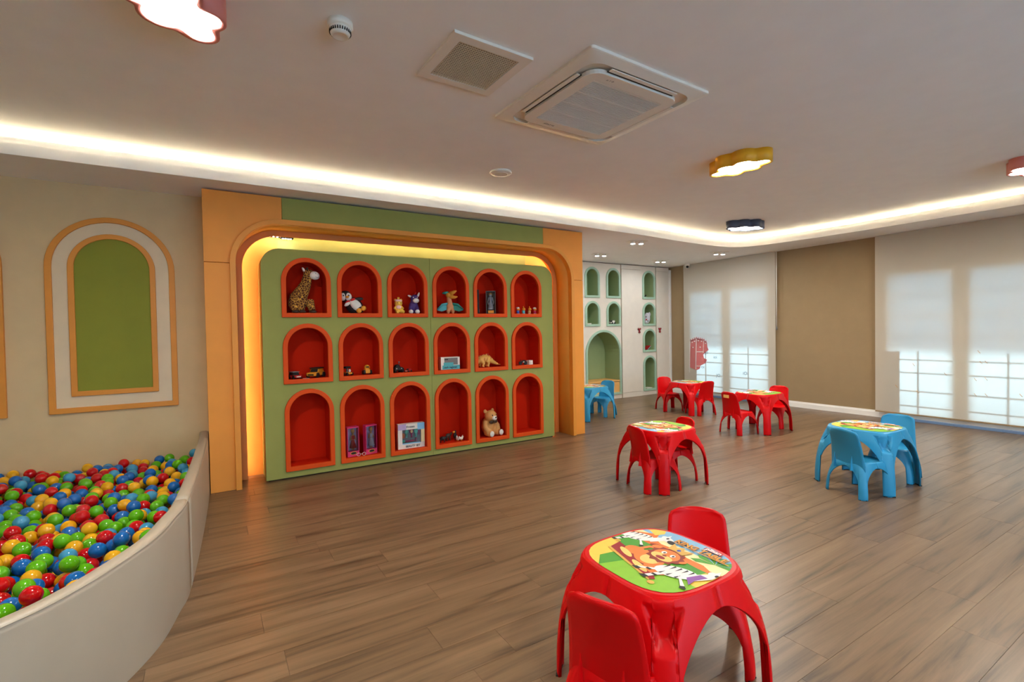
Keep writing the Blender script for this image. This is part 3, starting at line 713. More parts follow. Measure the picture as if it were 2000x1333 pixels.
def picture():
    mb = MB(); A_ = .233; rim = sup_out(1.0, 3.3, 48); lay = [0]
    tf = lambda px, py: (py*A_, -px*A_, TH+.0012+lay[0]*.00006)
    def P(poly, m):
        c = clip(poly, rim)
        if len(c) < 3: return
        lay[0] += 1; tr_ = tessellate_polygon([[Vector((a, b, 0)) for a, b in c]])
        mb.add([tf(a, b) for a, b in c], [tuple(t) for t in tr_], PRM.index(m))
    P(rim, 'print_green')
    P([(-1.1, .30), (1.1, .22), (1.1, 1.2), (-1.1, 1.2)], 'print_pale')
    P([(-1.1, .62), (1.1, .55), (1.1, 1.2), (-1.1, 1.2)], 'print_sky')
    P([(-1.2, .25), (-.9, .5), (-.6, .72), (-.5, .5), (-.3, .42), (.0, .46), (.3, .36), (.62, .36), (.8, .28), (1.1, .32), (1.1, .15), (-1.1, .2)], 'print_orange')
    P([(-1.1, .9), (-.7, 1.05), (-.55, .8), (-.62, .62), (-.85, .72), (-1.1, .6)], 'print_sand')
    P([(-1.1, .34), (-.6, .26), (0, .25), (.6, .2), (1.1, .2), (1.1, -1.1), (-1.1, -1.1)], 'print_green')
    P([(-.1, -.15), (.5, 0), (1.1, .05), (1.1, -1.1), (-.4, -1.1)], 'print_lime')
    P([(-1.1, -.05), (-.8, -.12), (-.55, -.45), (-.6, -.75), (-.3, -1.05), (-1.1, -1.1)], 'print_sand')
    P([(1.1, .22), (.8, .18), (.75, -.15), (.9, -.3), (1.1, -.3)], 'print_sand')
    for k_ in range(6):                                            # palm
        t = .4+k_*.62; P([(.72, .52), (.72+.30*math.cos(t)-.06*math.sin(t), .52+.26*math.sin(t)+.06*math.cos(t)), (.72+.42*math.cos(t), .52+.34*math.sin(t)), (.72+.28*math.cos(t)+.07*math.sin(t), .52+.22*math.sin(t)-.07*math.cos(t))], 'print_green')
    def zebra(cx, cy, s, fl, scarf):
        X_ = lambda a, b: (cx+fl*a*s, cy+b*s)
        pp = lambda L_, m: P([X_(a, b) for a, b in L_] if fl > 0 else [X_(a, b) for a, b in L_][::-1], m)
        for a, b, c, d in ((-.30, -.15, -.62, -.42), (-.18, -.2, -.30, -.55)):
            pp([(a, b), (a+.12, b), (c+.1, d), (c, d)], 'print_white'); pp([(c, d), (c+.12, d), (c+.08, d-.1), (c-.08, d-.08)], 'print_black')
            pp([((a+c)/2, (b+d)/2), ((a+c)/2+.11, (b+d)/2), ((a+c)/2+.1, (b+d)/2-.06), ((a+c)/2-.01, (b+d)/2-.06)], 'print_black')
        P(blob(*X_(0, 0), .42*s, .23*s, fl*.45), 'print_white')
        pp([(.2, .1), (.42, .0), (.62, .42), (.45, .5)], 'print_white')
        if scarf: pp([(.42, .02), (.5, .3), (.34, .3), (.25, .0), (.45, -.2)], 'print_purple')
        P(blob(*X_(.58, .46), .22*s, .12*s, -fl*.35), 'print_white'); P(blob(*X_(.76, .38), .13*s, .09*s, -fl*.35), 'print_black')
        pp([(.45, .52), (.5, .72), (.56, .55)], 'print_white'); P(blob(*X_(.55, .5), .035*s, .05*s), 'print_black')
        for a in (-.28, -.16, -.04, .08, .2): pp([(a, .22+a*.25), (a+.05, .2+a*.25), (a+.01, .02+a*.3)], 'print_black')
        for a in (-.2, -.06, .1): pp([(a, -.22+a*.3), (a+.05, -.21+a*.3), (a+.05, -.06+a*.3)], 'print_black')
        pp([(.12, -.08), (.2, -.1), (.45, -.3), (.4, -.36)], 'print_white'); pp([(.45, -.3), (.55, -.38), (.42, -.42), (.38, -.36)], 'print_black')
    zebra(-.76, .33, .7, 1, False)
    # cushion and lion
    P([(-.78, -.12), (-.5, -.18), (.2, -.4), (.5, -.62), (.42, -.72), (.05, -.62), (-.45, -.5), (-.72, -.42)], 'print_crimson')
    P([(-.74, -.38), (.44, -.68), (.46, -.72), (-.74, -.44)], 'print_gold')
    P(blob(-.84, -.1, .06, .04), 'print_gold'); P(blob(.52, -.74, .06, .05), 'print_gold')
    P([(-.42, -.02), (-.36, .2), (-.2, .3), (-.16, .22), (-.3, .14), (-.34, -.04)], 'print_lion'); P(blob(-.3, .3, .12, .05, .3), 'print_mane')
    P(blob(-.38, -.14, .2, .15), 'print_lion'); P(blob(.28, -.38, .22, .14), 'print_lion')
    P(blob(-.04, -.16, .3, .24, -.3), 'print_lion'); P(blob(.0, -.18, .17, .17), 'print_tan')
    P(blob(-.42, -.32, .2, .06, -.35), 'print_tan'); P(blob(.06, -.5, .22, .06, -.3), 'print_tan')
    P(blob(-.24, .26, .1, .09), 'print_lion'); P(blob(.34, .16, .1, .09), 'print_lion')
    P([(.06+(.34 if i % 2 else .28)*math.cos(i*PI/12), .12+(.31 if i % 2 else .26)*math.sin(i*PI/12)) for i in range(24)], 'print_mane')
    P(blob(.06, .14, .235, .2), 'print_lion'); P(blob(-.02, .04, .14, .1), 'print_tan'); P(blob(.12, .02, .14, .1), 'print_tan')
    P(blob(.05, .0, .09, .05), 'print_crimson'); P(blob(.05, .1, .045, .028), 'print_mane')
    for ex in (-.03, .15): P(blob(ex, .19, .045, .05), 'print_white'); P(blob(ex+.01, .185, .02, .028), 'print_black')
    P([(-.1, .36), (-.16, .62), (-.03, .5), (.06, .6), (.14, .49), (.28, .58), (.22, .33), (.06, .37)], 'print_gold'); P(blob(.07, .44, .035, .04), 'print_blue')
    zebra(.54, -.2, .8, 1, True)
    lay[0] += 1; add_text(mb, 'KING TABLE', .185, lambda a, b: tf(a+.28+.006, b+.73-.008), PRM.index('print_brown'), bold=.012, stretch=.98)
    lay[0] += 1; add_text(mb, 'KING TABLE', .185, lambda a, b: tf(a+.28, b+.73), PRM.index('toy_yellow'), bold=.004, stretch=.98)
    P([(-.2, .63), (.88, .63), (.88, .65), (-.2, .65)], 'toy_yellow')
    P([(.26, .835), (.6, .835), (.6, .925), (.26, .925)], 'toy_red')
    lay[0] += 1; add_text(mb, 'pilsan', .13, lambda a, b: tf(a+.43, b+.885), PRM.index('print_white'), bold=.004)
    return mb
PIC = picture()
def make_table(mat, label):
    t = thing('play_table', label, 'table', group='children\'s play tables')
    tb = MB(); o1 = sup_out(TA, TN); o0 = sup_out(TA-.006, TN)
    tb.prism(o1, XY, TH-.022, TH-.006, smooth_side=True); n = 64
    tb.add([(a, b, TH-.006) for a, b in o1]+[(a, b, TH) for a, b in o0], [(i, (i+1) % n, (i+1) % n+n, i+n) for i in range(n)], 0, True)
    tb.add([(a, b, TH) for a, b in o0], [tuple(range(n))])
    build('tabletop', tb, mat, t, local=True)
    for q in range(4):
        lg = shell_leg(q, TA, TN, .322, 6.0, TH, .435, 2.5, 6.6, k=2.6, pocket=(.36, .472, .026, .066, .026), zt=TH-.004, az=.21)
        L_ = build('leg', lg, mat, t, local=True, solid=.013)
        a = math.radians(45+90*q)
        build('foot', MB().box(-.012, .006, -.042, .042, 0, .006, mat=Matrix.Translation((.398*math.cos(a), .398*math.sin(a), 0)) @ Matrix.Rotation(a, 4, 'Z')), 'rubber_black', L_, local=True)
    pc = build('picture', PIC, PRM, t, local=True, clean=False); pc['label'] = 'printed jungle picture with a lion, two zebras and lettering'
    return t
def make_chair(mat, label):
    """forward +x, rear feet at x = 0, floor at z = 0"""
    t = thing('play_chair', label, 'chair', group='children\'s play chairs')
    cx = .18; SH = .285; ca, cn = .142, 3.6
    st_ = MB(); N = 40; o1 = sup_out(ca, cn, N)
    rows = [(1.0, SH-.012), (.985, SH), (.86, SH-.006), (.6, SH-.012), (.3, SH-.014)]
    vs = []; fs = []
    for f, z in rows: vs += [(cx+a*f, b*f, z) for a, b in o1]
    for r in range(len(rows)-1):
        for i in range(N): fs.append((r*N+i, r*N+(i+1) % N, (r+1)*N+(i+1) % N, (r+1)*N+i))
    fs.append(tuple(range((len(rows)-1)*N, len(rows)*N))); vs += [(cx+a, b, SH-.03) for a, b in o1]
    base_ = len(rows)*N
    for i in range(N): fs.append((i, base_+i, base_+(i+1) % N, (i+1) % N))
    st_.add(vs, fs, 0, True); build('seat', st_, mat, t, local=True)
    for q in range(4):
        lg = shell_leg(q, ca, cn, .188, 6.5, SH, .242, 2.3, 8.2, k=2.0, zt=SH-.006, az=.12)
        lg.v = [(x+cx, y_, z) for x, y_, z in lg.v]
        L_ = build('leg', lg, mat, t, local=True, solid=.010)
        a = math.radians(45+90*q)
        build('foot', MB().box(-.01, .004, -.024, .024, 0, .005, mat=Matrix.Translation((cx+.232*math.cos(a), .232*math.sin(a), 0)) @ Matrix.Rotation(a, 4, 'Z')), 'rubber_black', L_, local=True)
    # backrest: curved shell with rounded top corners, running down behind the seat
    bm_ = MB(); nu, nv = 17, 18; vs = []; fs = []; zt_, zb_ = .55, .215
    for j in range(nv):
        v = j/(nv-1); z = zb_+(zt_-zb_)*v
        hw = .150-.026*v
        if z > zt_-.05: hw = hw-.05+math.sqrt(max(0, .05**2-(z-(zt_-.05))**2))
        xr = .044-.062*((z-.22)/.33) + .012*math.sin(PI*v)
        for i in range(nu):
            s = -1+2*i/(nu-1); y_ = hw*s
            zz = z + (.03*(1-abs(s)**2.5) if j == 0 else 0)*1.0
            vs.append((xr-.022*(1-s*s)+.012, y_, zz))
    for j in range(nv-1):
        for i in range(nu-1): fs.append((j*nu+i, j*nu+i+1, (j+1)*nu+i+1, (j+1)*nu+i))
    bm_.add(vs, fs, 0, True); bk_ = build('backrest', bm_, mat, t, local=True, solid=.013)
    for s in (-.075, .075):
        rb_ = MB().add([(.018, s-.004, .215), (.018, s+.004, .215), (-.012, s+.004, .222), (-.012, s-.004, .222), (.005, s-.002, .34), (.005, s+.002, .34)], [(0, 1, 2, 3), (3, 2, 5, 4), (0, 3, 4), (1, 5, 2), (0, 4, 5, 1)])
        build('rib', rb_, mat, bk_, local=True)
    return t
D2 = math.radians
tables = [('red', 1.468, 1.325, 0, 'big red play table with animal picture nearest the camera'),
          ('red', 3.48, 3.09, 180, 'red play table in the middle of the room, second nearest red table'),
          ('blue', 4.92, 2.04, 0, 'blue play table near the windows on the right'),
          ('red', 6.72, 5.37, 180, 'far red play table nearest the red tower blind and cabinets'),
          ('red', 6.33, 3.90, 90, 'red play table in front of the bare beige wall between the blinds'),
          ('blue', 5.10, 5.98, 0, 'blue play table half hidden behind the orange surround')]
chairs = [('red', 1.03, 1.17, 22, 'red play chair at the near red table, its back to the camera'),
          ('red', 1.925, 1.50, 224, 'red play chair on the far side of the near red table'),
          ('red', 3.13, 3.07, -15, 'red play chair left of the middle red table, seen from behind'),
          ('red', 3.82, 3.08, 167, 'red play chair on the right side of the middle red table'),
          ('blue', 4.41, 2.00, -16, 'blue play chair left of the blue table by the windows, seen from behind'),
          ('blue', 5.48, 2.01, 188, 'blue play chair on the window side of the right blue table'),
          ('red', 6.73, 5.90, 250, 'red play chair by the cream cabinets, left of the far red table'),
          ('red', 6.69, 4.97, 78, 'red play chair right of the far red table, seen from behind'),
          ('red', 5.755, 3.97, -9, 'red play chair with a paper sticker on its back'),
          ('red', 6.885, 3.94, 188, 'red play chair in front of the beige wall baseboard'),
          ('blue', 5.60, 6.08, 195, 'blue play chair by the arched bench nook')]
proto = {}
for make, rows, kind in ((make_table, tables, 't'), (make_chair, chairs, 'c')):
    for colr, x, y, a, lab in rows:
        key = (kind, colr)
        if key not in proto: o = proto[key] = make(colr+'_plastic', lab)
        else: o = copy_tree(proto[key])
        o.location = (x, y, 0); o.rotation_euler = (0, 0, D2(a)); o['label'] = lab
        if 'sticker' in lab:
            stk = MB().box(-.0385, -.0375, -.045, .045, .475, .515); so = build('sticker', stk, 'print_tan', o, local=True)

# ---------------------------------------------------------------- ceiling fittings
def cloud(name_mat, x, y, rz, label, z=ZC, s=1.0):
    t = thing('cloud_lamp', label, 'lamp', (x, y, z-.105), rz, 'cloud shaped ceiling lamps')
    lobes = [(-.19, -.02, .085), (-.09, .07, .10), (.06, .085, .10), (.19, .02, .085), (.10, -.07, .085), (-.06, -.075, .085), (0, 0, .12)]
    def outline(g_):
        P = []
        for i in range(96):
            a = 2*PI*i/96; dx, dy = math.cos(a), math.sin(a); best = 0
            for cx, cy, r in lobes:
                r = (r+g_)*s; cx_, cy_ = cx*s, cy*s; b = cx_*dx+cy_*dy; d = b*b-(cx_*cx_+cy_*cy_-r*r)
                if d >= 0: best = max(best, b+math.sqrt(d))
            P.append((best*dx, best*dy))
        return P
    def sm(P):
        n = len(P); return [((P[i-1][0]+2*P[i][0]+P[(i+1) % n][0])/4, (P[i-1][1]+2*P[i][1]+P[(i+1) % n][1])/4) for i in range(n)]
    o_, i_ = sm(sm(outline(.0))), sm(sm(outline(-.019)))
    build('shade', MB().ring(o_, i_, XY, .0, .1045, smooth=True), name_mat, t, local=True)
    build('back_plate', MB().prism(i_, XY, .085, .095), 'white_plastic', t, local=True)
    build('diffuser', MB().prism(i_, XY, .012, .02), 'diffuser', t, local=True)
    return t
cloud('cloud_yellow', 3.99, 2.62, D2(90), 'yellow cloud shaped ceiling lamp')
cloud('cloud_navy', 6.48, 4.18, D2(-32), 'dark navy cloud shaped ceiling lamp in front of the cove corner')
cloud('cloud_pink', -.10, 2.50, D2(55), 'big pink cloud shaped ceiling lamp at the top left edge')
cloud('cloud_pink', 6.50, 1.30, D2(-30), 'pink cloud shaped ceiling lamp cut off at the right edge')
cloud('cloud_yellow', 1.6, -.6, D2(20), 'unseen yellow cloud shaped ceiling lamp added behind the camera for fill light')  # this lamp and the next two are unseen, added for fill light
cloud('cloud_navy', 4.6, -1.2, D2(70), 'unseen navy cloud shaped ceiling lamp added behind the camera to the right for fill light')
cloud('cloud_pink', -1.9, -.4, D2(-20), 'unseen pink cloud shaped ceiling lamp added behind the camera to the left for fill light')
# air conditioner cassette
acx = [PZ(u, v, ZC-.012) for u, v in ((1152.5, 85.6), (1379.6, 181), (1175, 285.4), (973.4, 230.5))]
ac_c = sum(acx, Vector())/4; ac_s = sum((acx[i]-acx[i-1]).length for i in range(4))/8
ac = thing('air_conditioner', 'white square ceiling cassette air conditioner with slatted centre grille', 'air conditioner', (ac_c.x, ac_c.y, ZC-.05), D2(1.5))
def rr(h, r, n=6): 
    P = []
    for cx, cy, a0 in ((h-r, h-r, 0), (-h+r, h-r, PI/2), (-h+r, -h+r, PI), (h-r, -h+r, 1.5*PI)): P += [(cx+r*math.cos(a0+PI/2*i/n), cy+r*math.sin(a0+PI/2*i/n)) for i in range(n+1)]
    return P
h = ac_s
fm = MB(); a0, a1, a2 = rr(h, .02), rr(h*.985, .02), rr(h*.86, .09); n = len(a0)
vs = [(a, b, .0495) for a, b in a0]+[(a, b, .034) for a, b in a0]+[(a, b, .031) for a, b in a1]+[(a, b, .018) for a, b in a2]+[(a, b, .04) for a, b in a2]
fm.add(vs, [(r*n+i, r*n+(i+1) % n, (r+1)*n+(i+1) % n, (r+1)*n+i) for r in range(4) for i in range(n)]); fm.add([(a, b, .04) for a, b in a2], [tuple(range(n))])
build('body', fm, 'white_plastic', ac, local=True)
cp = MB(); b0, b1 = rr(h*.75, .09), rr(h*.74, .09)
cp.prism(b0, XY, .004, .03, holes=[rr(h*.58, .004)[::-1]]); build('cover', cp, 'white_plastic', ac, local=True, bevel=.004)
build('grille_back', MB().box(-h*.58, h*.58, -h*.58, h*.58, .02, .03), 'grille_dark', ac, local=True)
sl = MB()
for i in range(44):
    y_ = -h*.58+(i+.5)*h*1.16/44; q_ = .0022 if i % 11 else .006; sl.box(-h*.58, h*.58, y_-q_, y_+q_, .004, .018)
o = build('grille', sl, 'white_plastic', ac, local=True); o['kind'] = 'stuff'
for q in range(4):
    m = Matrix.Rotation(q*PI/2, 4, 'Z')
    fl_ = build('louvre', MB().box(-h*.56, h*.56, h*.785, h*.845, .012, .017, mat=m @ Matrix.Translation((0, 0, -.0))), 'white_plastic', ac, local=True, bevel=.002)
    build('slot', MB().box(-h*.56, h*.56, h*.762, h*.783, .0145, .0178, mat=m), 'dark_gap', fl_, local=True)
lg_ = MB(); add_text(lg_, 'arcelik', .035, lambda a, b: (-h*.30-a, h*.665-b, .0035), 0); build('marking', lg_, 'toy_black', ac, local=True)
lg_ = MB(); add_text(lg_, 'o i =', .03, lambda a, b: (h*-.42-a, -h*.665+b, .0035), 0); build('marking', lg_, 'toy_black', ac, local=True)
# return air vent
vx = [PZ(u, v, ZC-.01) for u, v in ((881.5, 58.3), (1037, 113), (959, 187), (819.3, 149))]
v_c = sum(vx, Vector())/4; v_s = sum((vx[i]-vx[i-1]).length for i in range(4))/8
vt = thing('air_vent', 'square white return air vent with fine grid, beside the cassette unit', 'vent', (v_c.x, v_c.y, ZC-.02), D2(2))
build('frame', MB().ring(rr(v_s, .002, 2), rr(v_s*.76, .002, 2), XY, .004, .0195), 'white_plastic', vt, local=True, bevel=.003)
build('backing', MB().box(-v_s*.77, v_s*.77, -v_s*.77, v_s*.77, .017, .019), 'plush_brown', vt, local=True)
gr = MB(); e_ = v_s*.76
for i in range(24):
    p = -e_+(i+.5)*2*e_/24; gr.box(p-.002, p+.002, -e_, e_, .006, .010); gr.box(-e_, e_, p-.002, p+.002, .006, .010)
o = build('grid', gr, 'arch_white', vt, local=True); o['kind'] = 'stuff'
# smoke detectors
p = PZ(664, 44, ZC)
sd = thing('smoke_detector', 'round white smoke detector with slots, on the ceiling near the pink lamp', 'smoke detector', (p.x, p.y, ZC-.07))
build('base', MB().lathe([(0, .07), (.058, .07), (.06, .045), (.054, .04), (0, .04)], seg=32), 'white_plastic', sd, local=True)
build('cap', MB().lathe([(.05, .042), (.051, .03), (.044, .012), (.036, .002), (.032, .004), (0, .006)], seg=32), 'white_plastic', sd, local=True)
sg = MB()
for i in range(28):
    a = 2*PI*i/28; m = Matrix.Rotation(a, 4, 'Z'); sg.box(.0465, .0505, -.0026, .0026, .016, .03, mat=m)
build('slots', sg, 'dark_gap', sd, local=True)
p = PZ(978, 336, ZC)
dd = thing('ceiling_sensor', 'flat round white sensor on the ceiling near the cove', 'sensor', (p.x, p.y, ZC-.022))
build('disc', MB().lathe([(0, .022), (.10, .022), (.104, .012), (.096, .004), (.06, .0), (0, 0)], seg=32), 'white_plastic', dd, local=True)
build('ring', MB().lathe([(.058, .0015), (.06, -.002), (.064, -.002), (.066, .0015)], seg=32), 'wall_plain', dd, local=True)
# twin spotlights in the soffit
for u, v, lab in ((1173, 496, 'twin spotlight in the soffit right beside the orange surround'), (1244, 471.5, 'twin spotlight in the soffit close to the cove edge'), (1290, 508.5, 'twin spotlight in the soffit in front of the cabinet niche column'), (1405, 493, 'twin spotlight in the soffit by the cove corner')):
    p = PZ(u, v, ZL)
    t = thing('twin_spotlight', lab, 'spotlight', (p.x, p.y, ZL-.03), D2(-22), 'twin spotlights in the soffit')
    build('plate', MB().box(-.15, .15, -.07, .07, .024, .0295), 'white_plastic', t, local=True, bevel=.003)
    for s in (-1, 1):
        hd = build('head', MB().lathe([(0, .026), (.036, .026), (.038, .0), (.032, -.012), (.028, -.004)], (s*.065, 0, 0), 20), 'white_plastic', t, local=True)
        build('bulb', MB().lathe([(.031, -.0118), (.022, -.0135), (.01, -.0145), (0, -.0145)], (s*.065, 0, 0), 20), 'spot_glow', hd, local=True)
p = PX(1343.5, 519, 8.44)
sc_ = thing('security_camera', 'small white dome security camera in the corner above the first blind', 'camera', (8.42, p.y, ZL-.08))
build('base', MB().lathe([(0, .08), (.05, .08), (.052, .05), (.045, .035), (0, .035)], seg=24), 'white_plastic', sc_, local=True)
build('ball', MB().ell((0, 0, .03), .042, seg=20, rings=12), 'white_plastic', sc_, local=True)
build('lens', MB().ell((-.022, -.02, .018), .027, seg=16, rings=10), 'toy_black', sc_, local=True)

# ---------------------------------------------------------------- toys in the niches
YN = 5.29
def spot(u, v, row, y=YN): return (PY(u, v, y).x, y, ZF[row])
def toy(name, label, cat, loc, rz=0, group=None): return thing(name, label, cat, loc, rz, group)
B_ = lambda name, mb, mat, t, **k: build(name, mb, mat, t, local=True, **k)
def wheel(mb, c, r, w, mi=0, axis='x'):
    p0, p1 = Vector(c), Vector(c); i = 'xyz'.index(axis); p0[i] -= w/2; p1[i] += w/2
    return mb.tube([p0, p1], r, mi, seg=14)
# giraffe
t = toy('giraffe_plush', 'tall spotted giraffe plush with a white muzzle in the top left niche', 'plush toy', spot(594, 600, 0))
b = MB(); b.ell((-.055, .01, .12), (.09, .075, .11), rot=(0, .35, 0)); b.tube([(-.06, .01, .14), (-.01, .0, .23), (.025, -.01, .31), (.038, -.015, .385)], [.085, .066, .05, .043], seg=14); b.ell((.05, -.02, .40), (.055, .046, .045))
for x, y in ((-.04, -.06), (.06, -.05), (-.10, -.045)): b.tube([(x*.8, y*.4, .13), (x, y, .06), (x+.01, y-.015, .028)], [.045, .036, .032], seg=12)
B_('body', b, 'giraffe_fur', t, remesh=.006)
B_('muzzle', MB().ell((.098, -.045, .382), (.05, .045, .042), rot=(0, .25, 0)), 'plush_white', t)
for s in (-1, 1): B_('ear', MB().ell((.0+.005*s, .03*s-.02, .438), (.012, .01, .026), rot=(.5*s, -.4, 0), seg=10, rings=7), 'plush_white', t)
for s in (-1, 1): B_('horn', MB().tube([(.035, .018*s-.02, .43), (.032, .02*s-.02, .462)], [.006, .01], seg=8), 'plush_brown', t)
for x, y in ((-.03, -.078), (.07, -.068), (-.09, -.062)): B_('hoof', MB().ell((x, y, .017), (.036, .036, .018), seg=12, rings=6), 'plush_brown', t)
B_('mouth', MB().tube([(.10, -.088, .366), (.12, -.084, .362), (.138, -.07, .366)], .0018, seg=5), 'plush_black', t)
B_('eye', MB().ell((.102, -.086, .40), .004, seg=8, rings=5), 'plush_black', t)
B_('nape', MB().ell((.03, .012, .432), (.03, .02, .018)), 'plush_brown', t)
# penguin
t = toy('penguin_plush', 'black and white penguin plush with red bow tie leaning in a niche', 'plush toy', spot(690, 600, 0), D2(-12))
b = MB(); b.ell((.01, .02, .085), (.085, .07, .10), rot=(0, -.75, 0)); b.ell((-.075, .02, .185), (.062, .06, .062)); b.tube([(.05, -.02, .06), (.095, -.045, .03)], [.04, .028])
B_('body', b, 'plush_black', t, remesh=.006)
B_('belly', MB().ell((.025, -.03, .09), (.05, .034, .075), rot=(0, -.75, 0)), 'plush_white', t)
for s in (-1, 1): B_('face_patch', MB().ell((-.075+.028*s, -.022, .178), (.034, .024, .042)), 'plush_white', t)
B_('beak', MB().ell((-.058, -.058, .175), (.018, .022, .012)), 'plush_orange', t)
for s in (-1, 1): B_('eye', MB().ell((-.07+.026*s, -.045, .19), (.007, .004, .009), seg=8, rings=5), 'plush_black', t)
bw = MB(); 
for s in (-1, 1): bw.ell((-.03+.026*s, -.045, .135+.012*s), (.026, .012, .014), rot=(0, -.5, 0))
B_('bow_tie', bw, 'plush_red', t)
B_('wing', MB().ell((.055, -.02, .155), (.048, .012, .02), rot=(0, -.1, 0)), 'plush_black', t); B_('wing', MB().ell((-.06, -.05, .1), (.035, .012, .018), rot=(0, -.6, 0)), 'plush_white', t)
for x, z in ((.055, .03), (.1, .055)): B_('foot', MB().ell((x, -.065, z), (.026, .018, .028), rot=(0, .5, 0)), 'plush_orange', t)
# yellow plush and purple plush
t = toy('yellow_plush', 'small sitting yellow plush with a pink cap beside the purple donkey plush', 'plush toy', spot(778, 600, 0), D2(-8))
b = MB(); b.ell((0, .01, .05), (.045, .04, .05)); b.ell((0, 0, .118), (.045, .04, .04)); b.tube([(.02, -.02, .03), (.055, -.045, .02)], [.024, .018]); b.tube([(-.02, -.02, .03), (-.015, -.055, .02)], [.024, .018])
for s in (-1, 1): b.tube([(.03*s, -.01, .075), (.05*s, -.03, .055)], [.017, .012]); b.ell((.032*s, .005, .155), (.016, .01, .016))
B_('body', b, 'plush_yellow', t, remesh=.005); B_('bib', MB().ell((0, -.025, .075), (.03, .015, .022)), 'plush_pink', t)
B_('cap', MB().ell((0, 0, .145), (.044, .04, .018)), 'plush_pink', t); B_('bobble', MB().tube([(.0, .0, .155), (.004, 0, .185)], [.014, .012]), 'plush_yellow', t)
for s in (-1, 1): B_('eye', MB().ell((.018*s+.004, -.036, .122), .005, seg=8, rings=5), 'plush_black', t)
t = toy('donkey_plush', 'purple sitting donkey plush with pale muzzle, hooves and a red tuft', 'plush toy', spot(808, 600, 0), D2(-14))
b = MB(); b.ell((0, .01, .075), (.055, .05, .08)); b.ell((.012, -.005, .17), (.048, .042, .05)); b.tube([(0, .0, .12), (.01, 0, .16)], .04)
for x in (-.035, .03): b.tube([(x, -.02, .07), (x*1.1, -.055, .03)], [.028, .022])
B_('body', b, 'plush_purple', t, remesh=.005); B_('muzzle', MB().ell((.022, -.04, .148), (.036, .028, .028)), 'plush_white', t)
for x in (-.038, .034): B_('hoof', MB().ell((x, -.066, .024), (.026, .022, .024)), 'plush_white', t)
B_('ear', MB().ell((.055, .0, .215), (.012, .008, .032), rot=(0, .35, 0)), 'plush_white', t); B_('ear', MB().ell((-.04, .0, .20), (.026, .008, .012), rot=(0, .4, 0)), 'plush_white', t)
B_('tuft', MB().tube([(.018, -.0, .215), (.03, .0, .25)], [.012, .003]), 'plush_red', t)
for s in (-1, 1): B_('eye', MB().ell((.016+.022*s, -.042, .185), .007, seg=8, rings=5), 'plush_white', t)
# flying reptile
t = toy('pterosaur_figure', 'orange beaked pterosaur figure with teal wings in a top row niche', 'toy figure', spot(879, 600, 0), D2(-14))
b = MB(); b.ell((0, .01, .085), (.045, .04, .065)); b.tube([(0, .01, .12), (-.01, 0, .18), (-.005, -.01, .215)], [.034, .028, .034])
for s in (-1, 1): b.tube([(.02*s, -.01, .05), (.03*s, -.035, .03), (.025*s, -.03, .006)], [.026, .02, .014])
B_('body', b, 'dino_flesh', t, remesh=.005)
hd = MB(); hd.ell((-.01, -.01, .22), (.04, .034, .036)); hd.tube([(.0, -.015, .235), (.05, -.03, .26), (.075, -.035, .272)], [.03, .018, .006]); hd.tube([(.0, -.015, .205), (.05, -.03, .195), (.085, -.035, .203)], [.028, .018, .006])
B_('head', hd, 'dino_orange', t); B_('crest', MB().tube([(-.02, 0, .24), (-.06, .01, .25), (-.085, .01, .245)], [.028, .016, .008]), 'dino_teal', t)
for s in (-1, 1):
    w_ = MB().add([(.035*s, .0, .13), (.09*s, .0, .11), (.15*s, -.02, .06), (.155*s, -.025, .045), (.1*s, -.02, .03), (.04*s, -.005, .05), (.035*s, .012, .13), (.09*s, .012, .11), (.15*s, -.01, .06), (.155*s, -.015, .045), (.1*s, -.008, .03), (.04*s, .008, .05)],
      [(0, 1, 2, 3, 4, 5), (6, 11, 10, 9, 8, 7), (0, 6, 7, 1), (1, 7, 8, 2), (2, 8, 9, 3), (3, 9, 10, 4), (4, 10, 11, 5), (5, 11, 6, 0)]); w_.tube([(.03*s, 0, .12), (.09*s, -.003, .112), (.152*s, -.02, .055)], [.016, .014, .01])
    B_('wing', w_, 'dino_teal' if s > 0 else 'box_teal', t)
# boxed doll and leaning book
t = toy('boxed_figure', 'tall clear box with a grey and gold figure, beside a thin dark case', 'toy box', spot(958.5, 600, 0), D2(-26))
B_('case', MB().box(-.058, .058, -.035, .045, 0, .008).box(-.058, .058, .038, .045, .008, .285).box(-.058, -.054, -.035, .038, .008, .285).box(.054, .058, -.035, .038, .008, .285).box(-.054, .054, -.035, .038, .28, .285), 'box_grey', t)
f = MB(); f.ell((0, 0, .235), (.018, .018, .022)); f.tube([(0, 0, .215), (0, 0, .16)], [.02, .016]); f.tube([(0, 0, .16), (0, 0, .06)], [.016, .042])
for s in (-1, 1): f.tube([(.02*s, 0, .205), (.036*s, -.005, .15), (.03*s, -.01, .12)], [.009, .007, .006])
B_('figure', f, 'doll_silver', t); B_('hair', MB().ell((0, .003, .245), (.022, .02, .018)), 'gold_hair', t); B_('badge', MB().box(-.035, .035, -.034, -.03, .012, .045), 'toy_yellow', t); B_('front_film', MB().box(-.054, .054, -.036, -.0345, .05, .28), 'clear_film', t)
t = toy('toy_case', 'thin dark toy case with coloured cover at the left edge of a niche', 'toy box', spot(934, 600, 0, 5.27), D2(62))
B_('cover', MB().box(-.07, .07, -.012, .012, 0, .29), 'toy_black', t, bevel=.002); B_('picture', MB().box(-.06, .06, -.0135, -.0122, .06, .15), 'toy_red', t); B_('picture', MB().box(-.06, .06, -.0135, -.0122, .02, .055), 'box_lilac', t)
